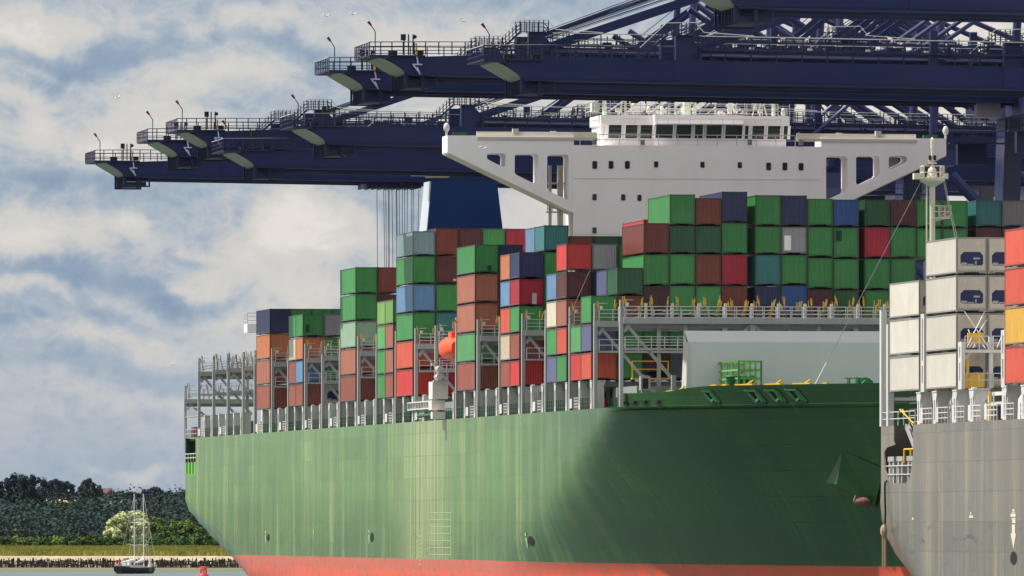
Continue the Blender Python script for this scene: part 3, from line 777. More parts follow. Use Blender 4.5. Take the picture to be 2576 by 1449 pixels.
for x in (1840, 1868, 1888):
    v_ = v_at(x, AK + 2); mb.tube((v_, AK + 2, 20.9), (v_, AK + 2, 21.9), .22); mb.tube((v_, AK + 2, 21.9), (v_, AK + 2, 22.6), .22, .55); mb.ell((v_, AK + 2, 22.7), .55, .55, .2)
part('mushroom_vent', mb, M['midgreen'], ship)
mb = MB(); AWN = -38.0
v_ = v_at(2168, AWN)
zc_ = z_at(968, v_, AWN)
for (dv, r) in ((0, .62), (.25, .55), (.5, .62), (-.25, .58)): mb.tube((v_ + .3, AWN - .1 + dv * 2, zc_ - .1), (v_ + .3, AWN + .1 + dv * 2, zc_ - .1), r * 1.25, n=20)
mb.tube((v_ + .3, AWN - 1.5, zc_ - .1), (v_ + .3, AWN + 1.5, zc_ - .1), .55, n=16); mb.box(v_ - 1.3, v_ - 1.15, AWN - .5, AWN + .5, 20.9, zc_ + .65); mb.box(v_ - .5, v_ - .4, AWN - .5, AWN + .5, 20.9, zc_ + .7); mb.box(v_ - 1.6, v_ - .1, AWN - .1, AWN + .1, zc_ + .55, zc_ + .63)
part('mooring_winch', mb, M['midgreen'], ship)
mb = MB()
for (x, w_) in ((1668, 44), (1786, 16), (1816, 12), (1850, 44), (1925, 40), (1995, 44), (2070, 12)):
    a_, b_ = bul_a(x), bul_a(x + w_); z_ = bul_top(a_) + .02
    mb.bar((bul_v(a_, z_) + .5, a_, z_), (bul_v(b_, z_) + .5, b_, z_ + .05), .35, .16)
    if w_ > 30: e_ = bul_a(x + w_ * .7); mb.bar((bul_v(e_, z_) + .5, e_, z_ + .1), (bul_v(b_, z_) + .5, b_, z_ + .42), .2, .12)
part('chock_cover', mb, M['yellow'], ship)
# aft-of-breakwater clutter: yellow rails, white boxes
mb = MB(); mb.rail([(2.0, -11.5, 22.9), (5.4, -11.5, 22.9)], 1.5, 2.9, .05, 1); mb.rail([(6.9, -16.4, 22.8), (10.5, -16.4, 22.8)], 1.5, 1.6, .05, 1); mb.box(1.9, 5.5, -12.0, -11.2, 22.7, 22.85); mb.box(6.8, 10.8, -17, -16, 22.65, 22.8)
part('yellow_railing', mb, M['yellow'], ship)
mb = MB(); rnd = random.Random(2)
for k in range(11):
    vv = .9 + k * .95; aa_ = -17.5 + rnd.uniform(-.8, 3); mb.box(vv, vv + rnd.uniform(.5, .95), aa_, aa_ + .8, 20.0, 20.9 + rnd.uniform(.1, 1.3)) if not 3.0 < vv < 3.6 else None
mb.box(1.6, 2.5, -18.5, -17.6, 21.6, 22.9); mb.bar((2.05, -18, 20), (2.05, -18, 21.7), .5); mb.box(4.6, 5.0, -18, -17.5, 20, 23.0); mb.box(7.0, 7.4, -18, -17.5, 20, 23.2); mb.box(8.1, 8.8, -17.2, -16.6, 20, 22.7)
part('deck_locker', mb, M['grey'], ship)
mb = MB(); mb.box(1.75, 2.3, -18.56, -18.51, 21.75, 22.7); part('locker_opening', mb, M['black'], ship)
# panama fairleads on the bulwark (raised frame round a dark mouth)
for n, (x, y0, y1, w_) in enumerate([(1789, 985, 1013, 11), (1900, 983, 1013, 14), (1951, 982, 1012, 14), (2002, 981, 1011, 14)]):
    sk = 5
    def bp_(i, j, o):            # i across (-1..1), j up (-1..1), o outwards
        a_ = bul_a(x + i * w_ - j * sk); z_ = z_at((y0 + y1) / 2 - j * (y1 - y0) / 2, bul_v(a_, 21), a_)
        v_ = bul_v(a_, z_); t_ = Vector((bul_v(a_ - .5, z_) - bul_v(a_ + .5, z_), -1, 0)).normalized(); nn = Vector((t_.y, -t_.x, 0)); nn = nn if nn.x < 0 else -nn
        return Vector((v_, a_, z_)) + nn * o
    fr = MB()
    for (i0, j0, i1, j1) in ((-1, -1, 1, -1), (-1, 1, 1, 1), (-1, -1, -1, 1), (1, -1, 1, 1)): fr.bar(bp_(i0, j0, .1), bp_(i1, j1, .1), .20)
    FR = part1('panama_fairlead', fr, M['dkgreen'], ship)
    g = MB(); g.add([bp_(-.9, -.9, .03), bp_(.9, -.9, .03), bp_(.9, .9, .03), bp_(-.9, .9, .03)], [(0, 1, 2, 3)]); part('fairlead_mouth', g, M['black'], FR)
    g = MB(); g.bar(bp_(-.70, .8, .10), bp_(-.62, -.8, .10), .22); g.bar(bp_(.78, .8, .10), bp_(.62, -.8, .10), .3); g.bar(bp_(-.4, -.75, .08), bp_(.4, -.4, .08), .4, .25); part('roller', g, M['midgreen'], FR)
    g = MB(); g.bar(bp_(-1, 1.08, .14), bp_(1, 1.08, .14), .07); part('frame_cap', g, M['lgrey'], FR)
mb = MB()
for x in (1569, 1590, 1616, 1648):
    a_ = bul_a(x); v_ = bul_v(a_, 20.4) - .05; mb.box(v_ - .04, v_ + .2, a_ - 1.0, a_ + 1.0, 20.35, 20.62)
part('scupper', mb, M['black'], ship)

# anchor pocket standing out of the flared bow
def hullpt(x, y, out=0.0):
    """point on the near bow surface that the photo shows at x, y"""
    best = None
    for k in range(400):
        a = -58 + k * .3; 
        z = CAMH + (YH - y) * 30 / 1000
        for _ in range(4):
            v = side_v(a, z); z = z_at(y, v, a)
        X, Y = world_of(v, a); e = abs(XC + F * X / Y - x)
        if best is None or e < best[0]: best = (e, v, a, z)
    return Vector(best[1:4])
pA = hullpt(2120, 1133); pB = hullpt(2077, 1187); pC = hullpt(2077, 1215); pE = hullpt(2198, 1275); pT = hullpt(2225, 1180)
o = Vector((-.6, -2.6, 0))
front_low = (hullpt(2104, 1219) + o * .75); 
tipA = pA + o * .10
mb = MB()
vs = [pA, pB, pC, front_low, pE + o * .25, pT + o * .08, pT, pE]
mb.add(vs, [(0, 1, 2, 3), (0, 3, 4, 5), (2, 7, 4, 3)])
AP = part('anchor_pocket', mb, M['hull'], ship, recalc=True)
mb = MB()
pr = hullpt(2172, 1262) + o * .5; mb.ell(pr, .9, .7, .42); mb.bar(pr + Vector((-.8, 0, .3)), pr + Vector((1.3, 0, -.35)), .55); part('anchor', mb, M['rust_anchor'], AP)

# draught marks, tug arrows and boss marks on the green side
def sidemark(x0, x1, y0, y1, off=.02):
    m_ = MB(); a1_, a2_ = a_at(x0), a_at(x1); a_ = (a1_ + a2_) / 2; z0, z1 = z_at(y1, 0, a_), z_at(y0, 0, a_)
    return a1_, a2_, z0, z1
def on_side(a, z, out=.02): return (side_v(a, z) - out, a, z)
mk = MB(); bl = MB()
for (x, y0, y1) in ((675, 1343, 1362), (936, 1340, 1363), (1331, 1350, 1372)):
    a_ = a_at(x); zc = z_at((y0 + y1) / 2, 0, a_); hz_ = (y1 - y0) / 2 / 22.0
    bl.add([on_side(a_ + 1.3 * math.cos(k * math.pi / 6), zc + hz_ * math.sin(k * math.pi / 6), .03) for k in range(12)], [tuple(range(12))])
    for dz_ in (-.1,): 
        aw = a_ + 2.3; mk.add([on_side(aw + .5, zc + .3), on_side(aw - .5, zc + .3), on_side(aw - .3, zc - .5), on_side(aw, zc - .9), on_side(aw + .3, zc - .5)], [(0, 1, 2, 3, 4)]); mk.add([on_side(aw + .4, zc + .8), on_side(aw - .4, zc + .8), on_side(aw - .4, zc + .5), on_side(aw + .4, zc + .5)], [(0, 1, 2, 3)])
for k in range(9):
    a_ = a_at(1057); z_ = 8.3 - k * .42; mk.add([on_side(a_ + .35, z_ + .2), on_side(a_ - .35, z_ + .2), on_side(a_ - .35, z_), on_side(a_ + .35, z_)], [(0, 1, 2, 3)])
for k in range(7):
    a_ = a_at(1014) ; z_ = 9.4 - k * .3
mk.add([on_side(a_at(789) + .3, 8.7), on_side(a_at(789) - .4, 8.7), on_side(a_at(789) - .4, 8.2), on_side(a_at(789) + .3, 8.2)], [(0, 1, 2, 3)])
for k in range(7):
    z_ = z_at(1291 + 17.5 * k, 0, a_at(1107)); a0_, a1_ = a_at(1079), a_at(1136); mk.add([on_side(a0_, z_), on_side(a1_, z_), on_side(a1_, z_ + .09), on_side(a0_, z_ + .09)], [(0, 1, 2, 3)])
for (x, y0, y1) in ((1081, 1290, 1396), (1134, 1290, 1396)):
    a_ = a_at(x); mk.add([on_side(a_ - .2, z_at(y1, 0, a_)), on_side(a_ + .2, z_at(y1, 0, a_)), on_side(a_ + .2, z_at(y0, 0, a_)), on_side(a_ - .2, z_at(y0, 0, a_))], [(0, 1, 2, 3)])
part('draught_mark', mk, paint('faded_mark_paint', (.25, .36, .18)), ship, recalc=False); part('side_thruster_mark', bl, M['black'], ship, recalc=False)

# foremast
AM = -38.5; mv = v_at(2345, AM)
def zm(y): return z_at(y, mv, AM)
mb = MB(); mb.tube((mv, AM, 20.9), (mv, AM, zm(452)), .30, .27, 14); mb.tube((mv - .5, AM, 20.9), (mv - .5, AM, zm(452)), .07); mb.lathe([(.28, zm(470)), (1.15, zm(456)), (1.2, zm(450)), (0, zm(450))], (mv, AM, 0), 12)
for k in range(10): mb.bar((mv - .5, AM, 23 + k * 1.5), (mv, AM, 23 + k * 1.5), .06)
FM = part('foremast', mb, M['cream'], ship, autos=40)
mb = MB(); zpf = zm(450); x0, x1 = v_at(2320, AM), v_at(2370, AM)
mb.box(x0 - .2, x1 + .1, AM - .9, AM + .9, zpf, zpf + .12); mb.rail([(x0, AM + .8, zpf), (x0, AM - .8, zpf), (x1, AM - .8, zpf), (x1, AM + .8, zpf)], 1.15, .8, .05, 1)
mb.lathe([(.55, zpf), (.35, zpf + .9), (.12, zpf + 1.1), (.12, zpf + 2.7), (.16, zpf + 2.7), (.16, zpf + 3.6), (.0, zpf + 3.8)], (mv, AM, 0), 10)
mb.box(x0 - .85, x0 - .2, AM - .5, AM + .2, zpf - .05, zpf + .5); mb.box(x1 + .1, x1 + .5, AM - .4, AM + .2, zpf, zpf + .5); mb.box(mv - .35, mv + .35, AM - .2, AM + .2, zm(405), zm(402)); mb.box(mv - .3, mv + .4, AM - .2, AM + .2, zm(412), zm(409))
part('mast_platform', mb, M['cream'], FM)
mb = MB(); mb.box(mv - .32, mv - .12, AM - .2, AM + .1, zm(404), zm(391)); mb.box(mv + .12, mv + .34, AM - .2, AM + .1, zm(404), zm(391)); part('navigation_light', mb, M['black'], FM)
mb = MB(); hc = (v_at(2375, AM), AM - .3, zm(534)); mb.tube((hc[0], AM + .5, hc[2]), (hc[0], AM - .5, hc[2]), .12, .62, 16, cap=False); mb.box(mv, hc[0] + .55, AM - .4, AM + .5, zm(550), zm(547)); mb.rail([(mv, AM - .4, zm(547)), (hc[0] + .55, AM - .4, zm(547))], 1.05, .6, .04, 1); mb.plate([[(mv, zm(560)), (mv, zm(548)), (hc[0] + .5, zm(548))]], AM, AM + .1)
part('horn', mb, M['cream'], FM)
mb = MB()
mb.bar((mv - .9, AM, zpf), (v_at(2050, -40), -40, 21.8), .045); mb.bar((mv + 1, AM, zpf), (v_at(2480, -46), -46, 22), .06); mb.bar((mv + 1.1, AM, zpf), (v_at(2490, -46), -46, 22), .045)
part('mast_stay', mb, M['steel'], FM)
mb = MB(); e = Vector((v_at(2050, -40), -40, 21.8)); s_ = Vector((mv - .9, AM, zpf)); mb.bar(e, e.lerp(s_, .11), .10); part('stay_shackle', mb, M['lgrey'], FM)
# stay from the first column of lashing gear
mb = MB(); mb.bar(q3 := (v_at(1431, -1.5) , -1.5, z_at(800, 0, -1.5)), (v_at(1484, -1.5), -1.5, z_at(680, 0, -1.5)), .05); part('signal_halyard', mb, M['steel'], ship)

# ---- pilot station amidships: white box, gangway, liferafts
def band(x0, x1): return a_at(x1, .1), a_at(x0, .1)
mb = MB(); a0, a1 = AF + 4.5, AF + 7.2
mb.box(v_at(1088, a0), v_at(1127, a0) , a0, a1, z_at(1004, 0, a0), z_at(960, 0, a0))
mb.box(v_at(1086, a0 + .5), v_at(1120, a0 + .5), a0 + .5, a1, z_at(1031, 0, a0), z_at(1007, 0, a0)); mb.box(v_at(1088, a0 - .5), v_at(1120, a0 - .5), a0 - .5, a1 - 2, z_at(1054, 0, a0), z_at(1036, 0, a0))
part('pilot_station_box', mb, paint('fresh_white_paint', (.66, .64, .60), .35), ship)
mb = MB(); ag0, ag1 = a_at(1026, -.1), a_at(1086, -.1)
zg0, zg1 = z_at(1034, 0, ag0) + .1, z_at(1014, 0, ag0)
for z_ in (zg0, zg1): mb.bar((-.1, ag0, z_), (-.1, ag1, z_), .12)
for k in range(10): a_ = ag0 + (ag1 - ag0) * k / 9; mb.bar((-.1, a_, zg0), (-.1, a_ , zg1), .12)
mb.box(.0, .5, ag1, ag0, zg0, zg0 + .1)
part('gangway', mb, M['lgrey'], ship)
mb = MB()
for k in range(7): a_ = ag0 + (ag1 - ag0) * k / 6; mb.bar((.2, a_, DK), (.2, a_, DK + 1.0), .14)
mb.tube((.1, ag1, DK + .6), (.1, ag0 - 6, DK + .6), .16); part('gangway_support', mb, M['midgreen'], ship)
mb = MB()
for (x_, z_) in ((1107, 929), (1105, 948)): mb.tube((v_at(x_, AF + 3), AF + 2.6, z_at(z_, 0, AF + 3)), (v_at(x_, AF + 3), AF + 4.6, z_at(z_, 0, AF + 3)), .33, n=14); mb.tube((v_at(x_, AF + 3) - .4, AF + 2.7, z_at(z_, 0, AF + 3) - .36), (v_at(x_, AF + 3) + .4, AF + 2.7, z_at(z_, 0, AF + 3) - .36), .05)
mb.box(v_at(1090, AF + 4), v_at(1126, AF + 4), AF + 3.8, AF + 4.4, z_at(961, 0, AF + 4), z_at(957, 0, AF + 4)); mb.rail([(v_at(1094, AF + 3), AF + 3, z_at(957, 0, AF + 3)), (v_at(1127, AF + 3), AF + 3, z_at(957, 0, AF + 3))], 1.2, .7, .03, 1)
mb.bar((v_at(1124, AF + 3), AF + 3, z_at(957, 0, AF + 3)), (v_at(1124, AF + 3), AF + 3, z_at(915, 0, AF + 3)), .12); mb.box(v_at(1086, AF + 3), v_at(1096, AF + 3), AF + 3, AF + 3.4, z_at(920, 0, AF + 3), z_at(914, 0, AF + 3))
part('liferaft_canister', mb, M['lgrey'], ship, autos=40)
# lifeboat
lb0, lb1 = v_at(1102.5, AF + 5), v_at(1102.5, AF + 5) + 2.9; lc = (lb0 + lb1) / 2; zc = (z_at(902, 0, AF + 3) + z_at(843, 0, AF + 3)) / 2
LB = thing('lifeboat', 'closed orange lifeboat hanging between lashing posts above a white box', 'lifeboat', (lc, AF + 4, zc))
mb = MB(); secs = []
for k in range(11):
    t_ = k / 10; y = AF + .2 + t_ * 7.6; s_ = math.sin(math.pi * (.12 + .76 * t_)) ** .6; ring = []
    for j in range(16):
        u = 2 * math.pi * j / 16; cx = math.cos(u); cz = math.sin(u); ww = 1.45 * s_; hh_ = (1.15 if cz > 0 else 1.25) * (s_ ** (.8 if cz > 0 else 1.1))
        ring.append((lc + ww * math.copysign(abs(cx) ** .75, cx), y, zc - .1 + hh_ * math.copysign(abs(cz) ** .85, cz)))
    secs.append(ring)
for r_ in secs: mb.v += r_
for k in range(10):
    for j in range(16): mb.f.append((k*16+j, k*16+(j+1)%16, (k+1)*16+(j+1)%16, (k+1)*16+j))
mb.f.append(tuple(range(16))); mb.f.append(tuple(range(160, 176)))
part('hull', mb, M['orange'], LB, autos=50)
mb = MB(); mb.box(lc - .5, lc + .5, AF + 2.2, AF + 4.2, zc + .9, zc + 1.55); part('conning_tower', mb, M['orange'], LB)
mb = MB(); 
for j in range(24): 
    pass
mb.box(lb0 + .08, lb1 - .08, AF + 2.6, AF + 5.4, zc - .18, zc - .10); part('rubbing_band', mb, paint('dark_orange_band', (.35, .03, .01)), LB)
mb = MB(); mb.bar((lc, AF + 2.5, zc + 1.5), (lc, AF + 2.5, zc + 2.8), .16); part('fall_hook', mb, paint('red_hook_paint', (.4, .01, .03)), LB)
mb = MB(); mb.bar((lc, AF + 2.5, zc + 2.8), (lc + 1.6, AF + 2.5, zc + 3.2), .4); mb.bar((lb1 + .5, AF + 2.5, 22), (lb1 + .5, AF + 2.5, zc + 3.2), .3); part('lifeboat_davit', mb, M['cream'], ship)
# ---------------------------------------------------------------- containers
def cpaint(name, col, rough=.32, rust=.06, dirt=.42, var=.20):
    return paint('container_' + name, col, rough, var=var, dirt=dirt, scale=1.1, rust=rust, spec=.42)
CC = {'green': (.040, .220, .055), 'dark green': (.016, .085, .032), 'pale green': (.15, .31, .075), 'mint green': (.085, .30, .10), 'maroon': (.080, .016, .020), 'dark maroon': (.045, .011, .015),
      'brown': (.24, .066, .044), 'rust brown': (.16, .032, .020), 'salmon': (.33, .115, .072), 'crimson': (.34, .008, .030), 'red': (.48, .030, .028), 'orange': (.48, .165, .068), 'red orange': (.52, .075, .040),
      'navy': (.015, .023, .085), 'blue': (.020, .080, .26), 'light blue': (.11, .22, .38), 'blue grey': (.19, .28, .30), 'lavender': (.095, .10, .21), 'teal': (.030, .155, .16), 'seafoam': (.25, .38, .27),
      'grey': (.28, .28, .30), 'slate': (.06, .075, .09), 'white': (.50, .475, .43), 'cream': (.56, .50, .39), 'rusty cream': (.52, .45, .34), 'mauve grey': (.20, .18, .19), 'yellow': (.60, .34, .05)}
CM = {k: cpaint(k.replace(' ', '_'), c, rust=(.55 if k == 'rusty cream' else (.02 if k in ('white',) else .14)), dirt=(.18 if k in ('white', 'cream') else .45)) for k, c in CC.items()}
CMF_SHADE = {k: cpaint(k.replace(' ', '_') + '_frame', tuple(x * .42 for x in c), rust=.25) for k, c in CC.items()}  # frames darkened: shadow between stacked boxes put into their colour
SUPP = M['rodgrey']
W_ = 2.44
def corr(x0, x1, n, d):
    pts = [(x0, 0)]; p = (x1 - x0) / n
    for i in range(n):
        s = x0 + i * p; pts += [(s + p * .18, 0), (s + p * .36, d), (s + p * .68, d), (s + p * .86, 0)]
    pts.append((x1, 0)); return pts
def cont_meshes(L, H):
    b = MB(); z0, z1 = .16, H - .10
    for (n, side) in ((9, 'e0'), (9, 'e1'), (int(L / .28), 's0'), (int(L / .28), 's1')):
        pts = corr(.12, (W_ if side[0] == 'e' else L) - .12, n, .045 if side[0] == 'e' else .036)
        k = len(b.v)
        for (s, d) in pts:
            o = .035 + d
            for z in (z0, z1):
                b.v.append({'e0': (s, o, z), 'e1': (s, L - o, z), 's0': (o, s, z), 's1': (W_ - o, s, z)}[side])
        for i in range(len(pts) - 1): b.f.append((k+2*i, k+2*i+2, k+2*i+3, k+2*i+1) if side in ('e0', 's1') else (k+2*i, k+2*i+1, k+2*i+3, k+2*i+2))
    b.add([(.05, .05, z1), (W_ - .05, .05, z1), (W_ - .05, L - .05, z1), (.05, L - .05, z1)], [(0, 1, 2, 3)])
    f = MB()
    for x in (0, W_ - .13):
        for y in (0, L - .13): f.box(x, x + .13, y, y + .13, .0, H)
    for y in (0.003, L - .12):
        f.box(.13, W_ - .13, y, y + .117, H - .12, H - .02)
        f.box(.13, .62, y, y + .117, .05, .19); f.box(W_ - .62, W_ - .13, y, y + .117, .05, .19); f.box(.62, W_ - .62, y, y + .117, .13, .19)
    for x in (0.003, W_ - .08):
        f.box(x, x + .077, .13, L - .13, H - .10, H - .03); f.box(x, x + .077, .13, L - .13, .08, .20)
    f.add([(.05, .05, .15), (W_ - .05, .05, .15), (W_ - .05, L - .05, .15), (.05, L - .05, .15)], [(0, 3, 2, 1)])
    mf = mesh_of(f, 'container_frame'); me = mesh_of(b, 'container_walls', recalc=False)
    for mm in (mf, me): mm.materials.append(M['grey'])
    return me, mf
_cm = {}
def reefer_unit(H):
    b = MB(); P = lambda x, z: (x, z)
    oct_ = [(.33, .78), (.45, .66), (2.02, .66), (2.14, .78), (2.14, 1.45), (1.88, 1.72), (.60, 1.72), (.33, 1.45)]
    b.plate([[(.14, .30), (W_ - .14, .30), (W_ - .14, H - .14), (.14, H - .14)], oct_], -.07, -.03)
    d = MB(); d.plate([[(x, z) for x, z in oct_]], -.04, -.032)
    d.tube((.86, -.07, 1.36), (.86, -.04, 1.36), .24, n=14); d.tube((.86, -.08, 1.36), (.86, -.07, 1.36), .08, n=8)
    wbx = MB(); wbx.box(.40, .84, -.06, -.04, .70, .88); wbx.box(1.38, 1.88, -.06, -.04, 1.14, 1.28); wbx.box(1.5, 1.62, -.06, -.04, .74, 1.0); wbx.box(.9, 1.4, -.05, -.04, .70, .78)
    r = MB(); r.tube((.70, -.10, H - .48), (.70, -.07, H - .48), .17, n=12); r.tube((1.70, -.09, H - .48), (1.70, -.07, H - .48), .2, n=12)
    for k in range(7): r.box(.16, .2, -.08, -.07, .5 + k * .33, .56 + k * .33); r.box(W_ - .2, W_ - .16, -.08, -.07, .5 + k * .33, .56 + k * .33)
    return b, d, wbx, r
TIERW = ['bottom', 'second', 'third', 'fourth', 'fifth', 'sixth', 'seventh', 'eighth']
def container(name, colour, v, a, z, L, H, label, group, reefer=False, extra=None, cat='container'):
    o = thing(name, label, cat, (v, a, z), group=group)
    key = (round(L, 2), round(H, 2))
    if key not in _cm: _cm[key] = cont_meshes(L, H)
    for nm, me, mt in (('wall_panels', _cm[key][0], CM[colour]), ('frame', _cm[key][1], CMF_SHADE[colour])):
        c = bpy.data.objects.new(nm, me); COL.objects.link(c); c.parent = o.o
        c.material_slots[0].link = 'OBJECT'; c.material_slots[0].material = mt
    if reefer:
        b, d, wb, r = reefer_unit(H); og = Node(o.o, Vector((0, 0, 0)))
        part('end_plate', b, M['reefer_face'], og); part('cooling_unit', d, M['unit_navy'], og); part('compressor', wb, M['grey'], og); part('fan_hatch', r, M['reefer_face'], og)
    if extra:
        mb_ = MB(); (k0, k1, h0, h1, mt) = extra; mb_.box(k0, k1, -.012, .03, h0, h1); part('door_decal', mb_, mt, Node(o.o, Vector((0, 0, 0))))
    return o
M['reefer_face'] = paint('reefer_beige_face', (.40, .365, .31), .5, dirt=.3, rust=.1)
M['unit_navy'] = paint('cooling_unit_navy', (.012, .02, .07), .4)
HC, ST_ = 2.98, 2.665
def stack(bay, v, items, where, group, zbase=22.85, a=None, frm='bottom', ntot=None, ends=None, skip=0):
    """items: (colour, pitch) bottom to top; a colour may be (far, near) for two twenty-foot boxes end to end"""
    a = bay_a(bay) if a is None else a; z = zbase; n = len(items); out = []
    top = [i for i, it in enumerate(items) if it[0] is not None][-1]
    for i, it in enumerate(items):
        col, ph = it[0], it[1]; opt = it[2] if len(it) > 2 else {}
        if col is not None:
            pos = 'topmost' if i == top else (TIERW[i] + ('' if i == 0 else ' from bottom'))
            if n == 1: pos = 'only visible'
            if isinstance(col, tuple):
                far, near = col
                if far: container('shipping_container', far, v, a + 6.13, z, 6.06, ph - .09, f'{far} short container, {pos} rear half {where}', group)
                if near: container('shipping_container', near, v, a, z, 6.06, ph - .09, f'{near} short container, {pos} front half {where}', group, **opt)
            else:
                kind = 'refrigerated container' if opt.get('reefer') else 'container'
                container('shipping_container', col, v, a, z, 12.19, ph - .09, f'{col} long {kind}, {pos} tier {where}', group, **opt)
        z += ph
    return z
G1 = 'containers on the green ship'
patch = paint('grey_repair_patch', (.45, .33, .36)); dpatch = paint('dark_green_patch', (.01, .05, .03)); ylab = paint('yellow_label', (.75, .5, .05))
S, H_ = ST_, HC
# A: aftmost outer stack
wA = 'of the aftmost outer stack'
stack(0, 0, [('brown', H_), ('salmon', H_), ('orange', H_), ('navy', H_)], wA, G1)
for k, nm in enumerate(('beside the navy box', 'two boxes in from the navy one', 'three boxes in from the navy one')):
    stack(0, 2.5 * (k + 1), [(None, H_), (None, H_), (None, H_), ('green', H_)], nm, G1)
# B
stack(2, 0, [(('brown', 'brown'), S), (('brown', 'light blue'), S), (('cream', 'orange'), S), (('green', 'green'), S, {'extra': (.35, .75, .45, 1.35, dpatch)})], 'in the second outer stack from astern', G1)
stack(2, 2.5, [('white', S, {'reefer': True}), ('green', S), ('green', S), ('grey', S)], 'inboard of the second stack from astern', G1)
# C
stack(5, 0, [('brown', H_), ('salmon', H_), ('seafoam', H_), ('green', H_), ('green', H_)], 'of the stack with pale seafoam third', G1)
stack(5, 2.5, [(None, H_), (None, H_), (None, H_), ('maroon', H_), ('rust brown', H_)], 'just inboard of the seafoam stack', G1)
# D
stack(7, 0, [(('green', 'brown'), S), (('green', 'salmon'), S), (('mint green', 'salmon'), S), (('pale green', 'pale green'), S)], 'of the low paired stack', G1)
# E
stack(8, 0, [('red', H_), ('red orange', H_), ('green', H_), ('light blue', H_), ('green', H_), ('blue grey', S)], 'of the six tier stack, reds below', G1)
stack(8, 2.5, [('crimson', H_), ('crimson', H_), ('teal', H_), ('green', H_), ('maroon', H_, {'extra': (1.85, 2.2, .3, .5, ylab)}), ('rust brown', H_)], 'in the column behind the lifeboat', G1)
for k, c in enumerate(('maroon', 'green', 'crimson')):
    stack(8, 5.0 + 2.5 * k, [(None, H_)] * 5 + [(c, H_)], ('two', 'three', 'four')[k] + ' columns inboard of the six tier stack', G1)
# F
stack(11, 0, [('brown', H_), ('mint green', H_), ('salmon', H_), ('salmon', H_), ('green', H_, {'extra': (1.3, 1.7, .25, .75, dpatch)})], 'of the outer stack ahead of the lifeboat', G1)
stack(11, 2.5, [('dark maroon', H_), ('green', H_), ('dark maroon', H_), ('dark maroon', H_), ('navy', H_)], 'one column inboard, ahead of the lifeboat', G1)
# G
stack(13, 0, [(('brown', 'red'), S), (('rusty cream', 'brown'), S), (('red orange', 'green'), S), (('light blue', 'crimson'), S, {'extra': (1.3, 1.75, .1, 1.2, patch)}), (('orange', 'navy'), S)], 'of the rusty cream box stack', G1)
stack(13, 2.5, [(None, S), ('dark maroon', S), ('green', S), ('green', S), ('green', S), (('light blue', 'teal'), S)], 'of the pale blue and teal topped column', G1)
for k, c in enumerate(('rust brown', 'dark green', 'dark green')):
    stack(13, 5.0 + 2.5 * k, [(None, S)] * 5 + [(c, S - .45 if False else S)], ('one', 'two', 'three')[k] + ' beyond the teal box by the tower', G1, zbase=22.85 - 1.05)
# H
stack(15, 0, [(('lavender', 'green'), S), (('green', 'red orange'), S), (('cream', 'salmon'), S), (('light blue', 'maroon'), S)] , 'of the plain cream box stack', G1)
container('shipping_container', 'red', 0, bay_a(15), 22.85 + 4 * S, 6.06, S - .07, 'bright red short container topping the outer stack beside a grey box', G1)
stack(15, 2.5, [(None, S), (None, S), ('dark maroon', S), ('navy', S), ('grey', S)], 'inboard of the red topmost box', G1)
stack(15, 5.0, [(None, S)] * 4 + [('green', S)], 'behind the grey box at the foot of the tower', G1)
stack(15, 7.5, [(None, H_)] * 5 + [('red', S)], 'peeping over a brown box by the white tower', G1, zbase=22.85 - 1.9)
# I: bay 16
stack(16, 0, [(('red', 'red orange'), S), (('mint green', 'lavender'), S), (None, S)], 'of the foremost outer stack', G1)
container('shipping_container', 'green', 0, bay_a(16), 22.85 + 2 * S, 6.06, S - .07, 'green short container topping the foremost outer stack, above a lavender one', G1)
WL = 'column of the wall below the bridge'
nth = ['first', 'second', 'third', 'fourth', 'fifth', 'sixth', 'seventh', 'eighth', 'ninth', 'tenth', 'eleventh', 'twelfth', 'thirteenth', 'fourteenth', 'fifteenth', 'sixteenth']
def wall(k, v, items, topy=None):
    tot = sum(i[1] for i in items)
    zb = 22.85
    if topy is not None: zb = z_at(topy, v, bay_a(16)) - tot
    z = zb; a = bay_a(16)
    n = len(items)
    for i, it in enumerate(items):
        col, ph = it[0], it[1]; opt = it[2] if len(it) > 2 else {}
        r = n - 1 - i; pos = ('topmost' if r == 0 else nth[r] + ' from top')
        if col is not None:
            if isinstance(col, tuple):
                container('shipping_container', col[0], v, a + 6.13, z, 6.06, ph - .09, f'{col[0]} rear container, {pos}, first {WL}', G1)
                container('shipping_container', col[1], v, a, z, 6.06, ph - .09, f'{col[1]} front container, {pos}, first {WL}', G1)
            else: container('shipping_container', col, v, a, z, 12.19, ph - .09, f'{col} container, {pos} in the {nth[k]} {WL}', G1, **opt)
        z += ph
Y = lambda zy: 440.3 + .3664 * zy
wp = paint('white_panel', (.85, .82, .75))
wall(0, 2.5, [('green', S), ('green', S), ('rust brown', S), (('lavender', 'dark green'), S)])
wall(1, 5.0, [('dark maroon', S), ('green', S), ('dark maroon', H_ - .02), ('green', H_), ('rust brown', H_)], 503.2 + .3664 * 150)
wall(2, 7.5, [('slate', H_), ('green', H_), ('green', H_), ('green', H_), ('dark green', S), ('green', H_)], Y(125))
wall(3, 10.0, [('slate', H_), ('white', H_), ('green', H_), ('rust brown', H_), ('dark green', S), ('rust brown', S)], Y(150))
wall(4, 12.5, [('white', H_), ('rust brown', H_), ('crimson', H_), ('green', H_), ('navy', H_)], Y(106))
g1 = 15.72; 
wall(5, g1, [('crimson', H_), ('navy', H_), ('teal', H_), ('green', S), ('green', H_)], Y(130))
wall(6, g1 + 2.5, [('slate', H_), ('blue', H_), ('green', H_ - .1), ('grey', S, {'extra': (.28, .92, .35, 1.75, wp)}), ('navy', H_)], Y(132))
wall(7, g1 + 5.0, [('rust brown', H_), ('maroon', H_), ('green', H_), ('green', H_ - .05), ('green', S)], Y(155))
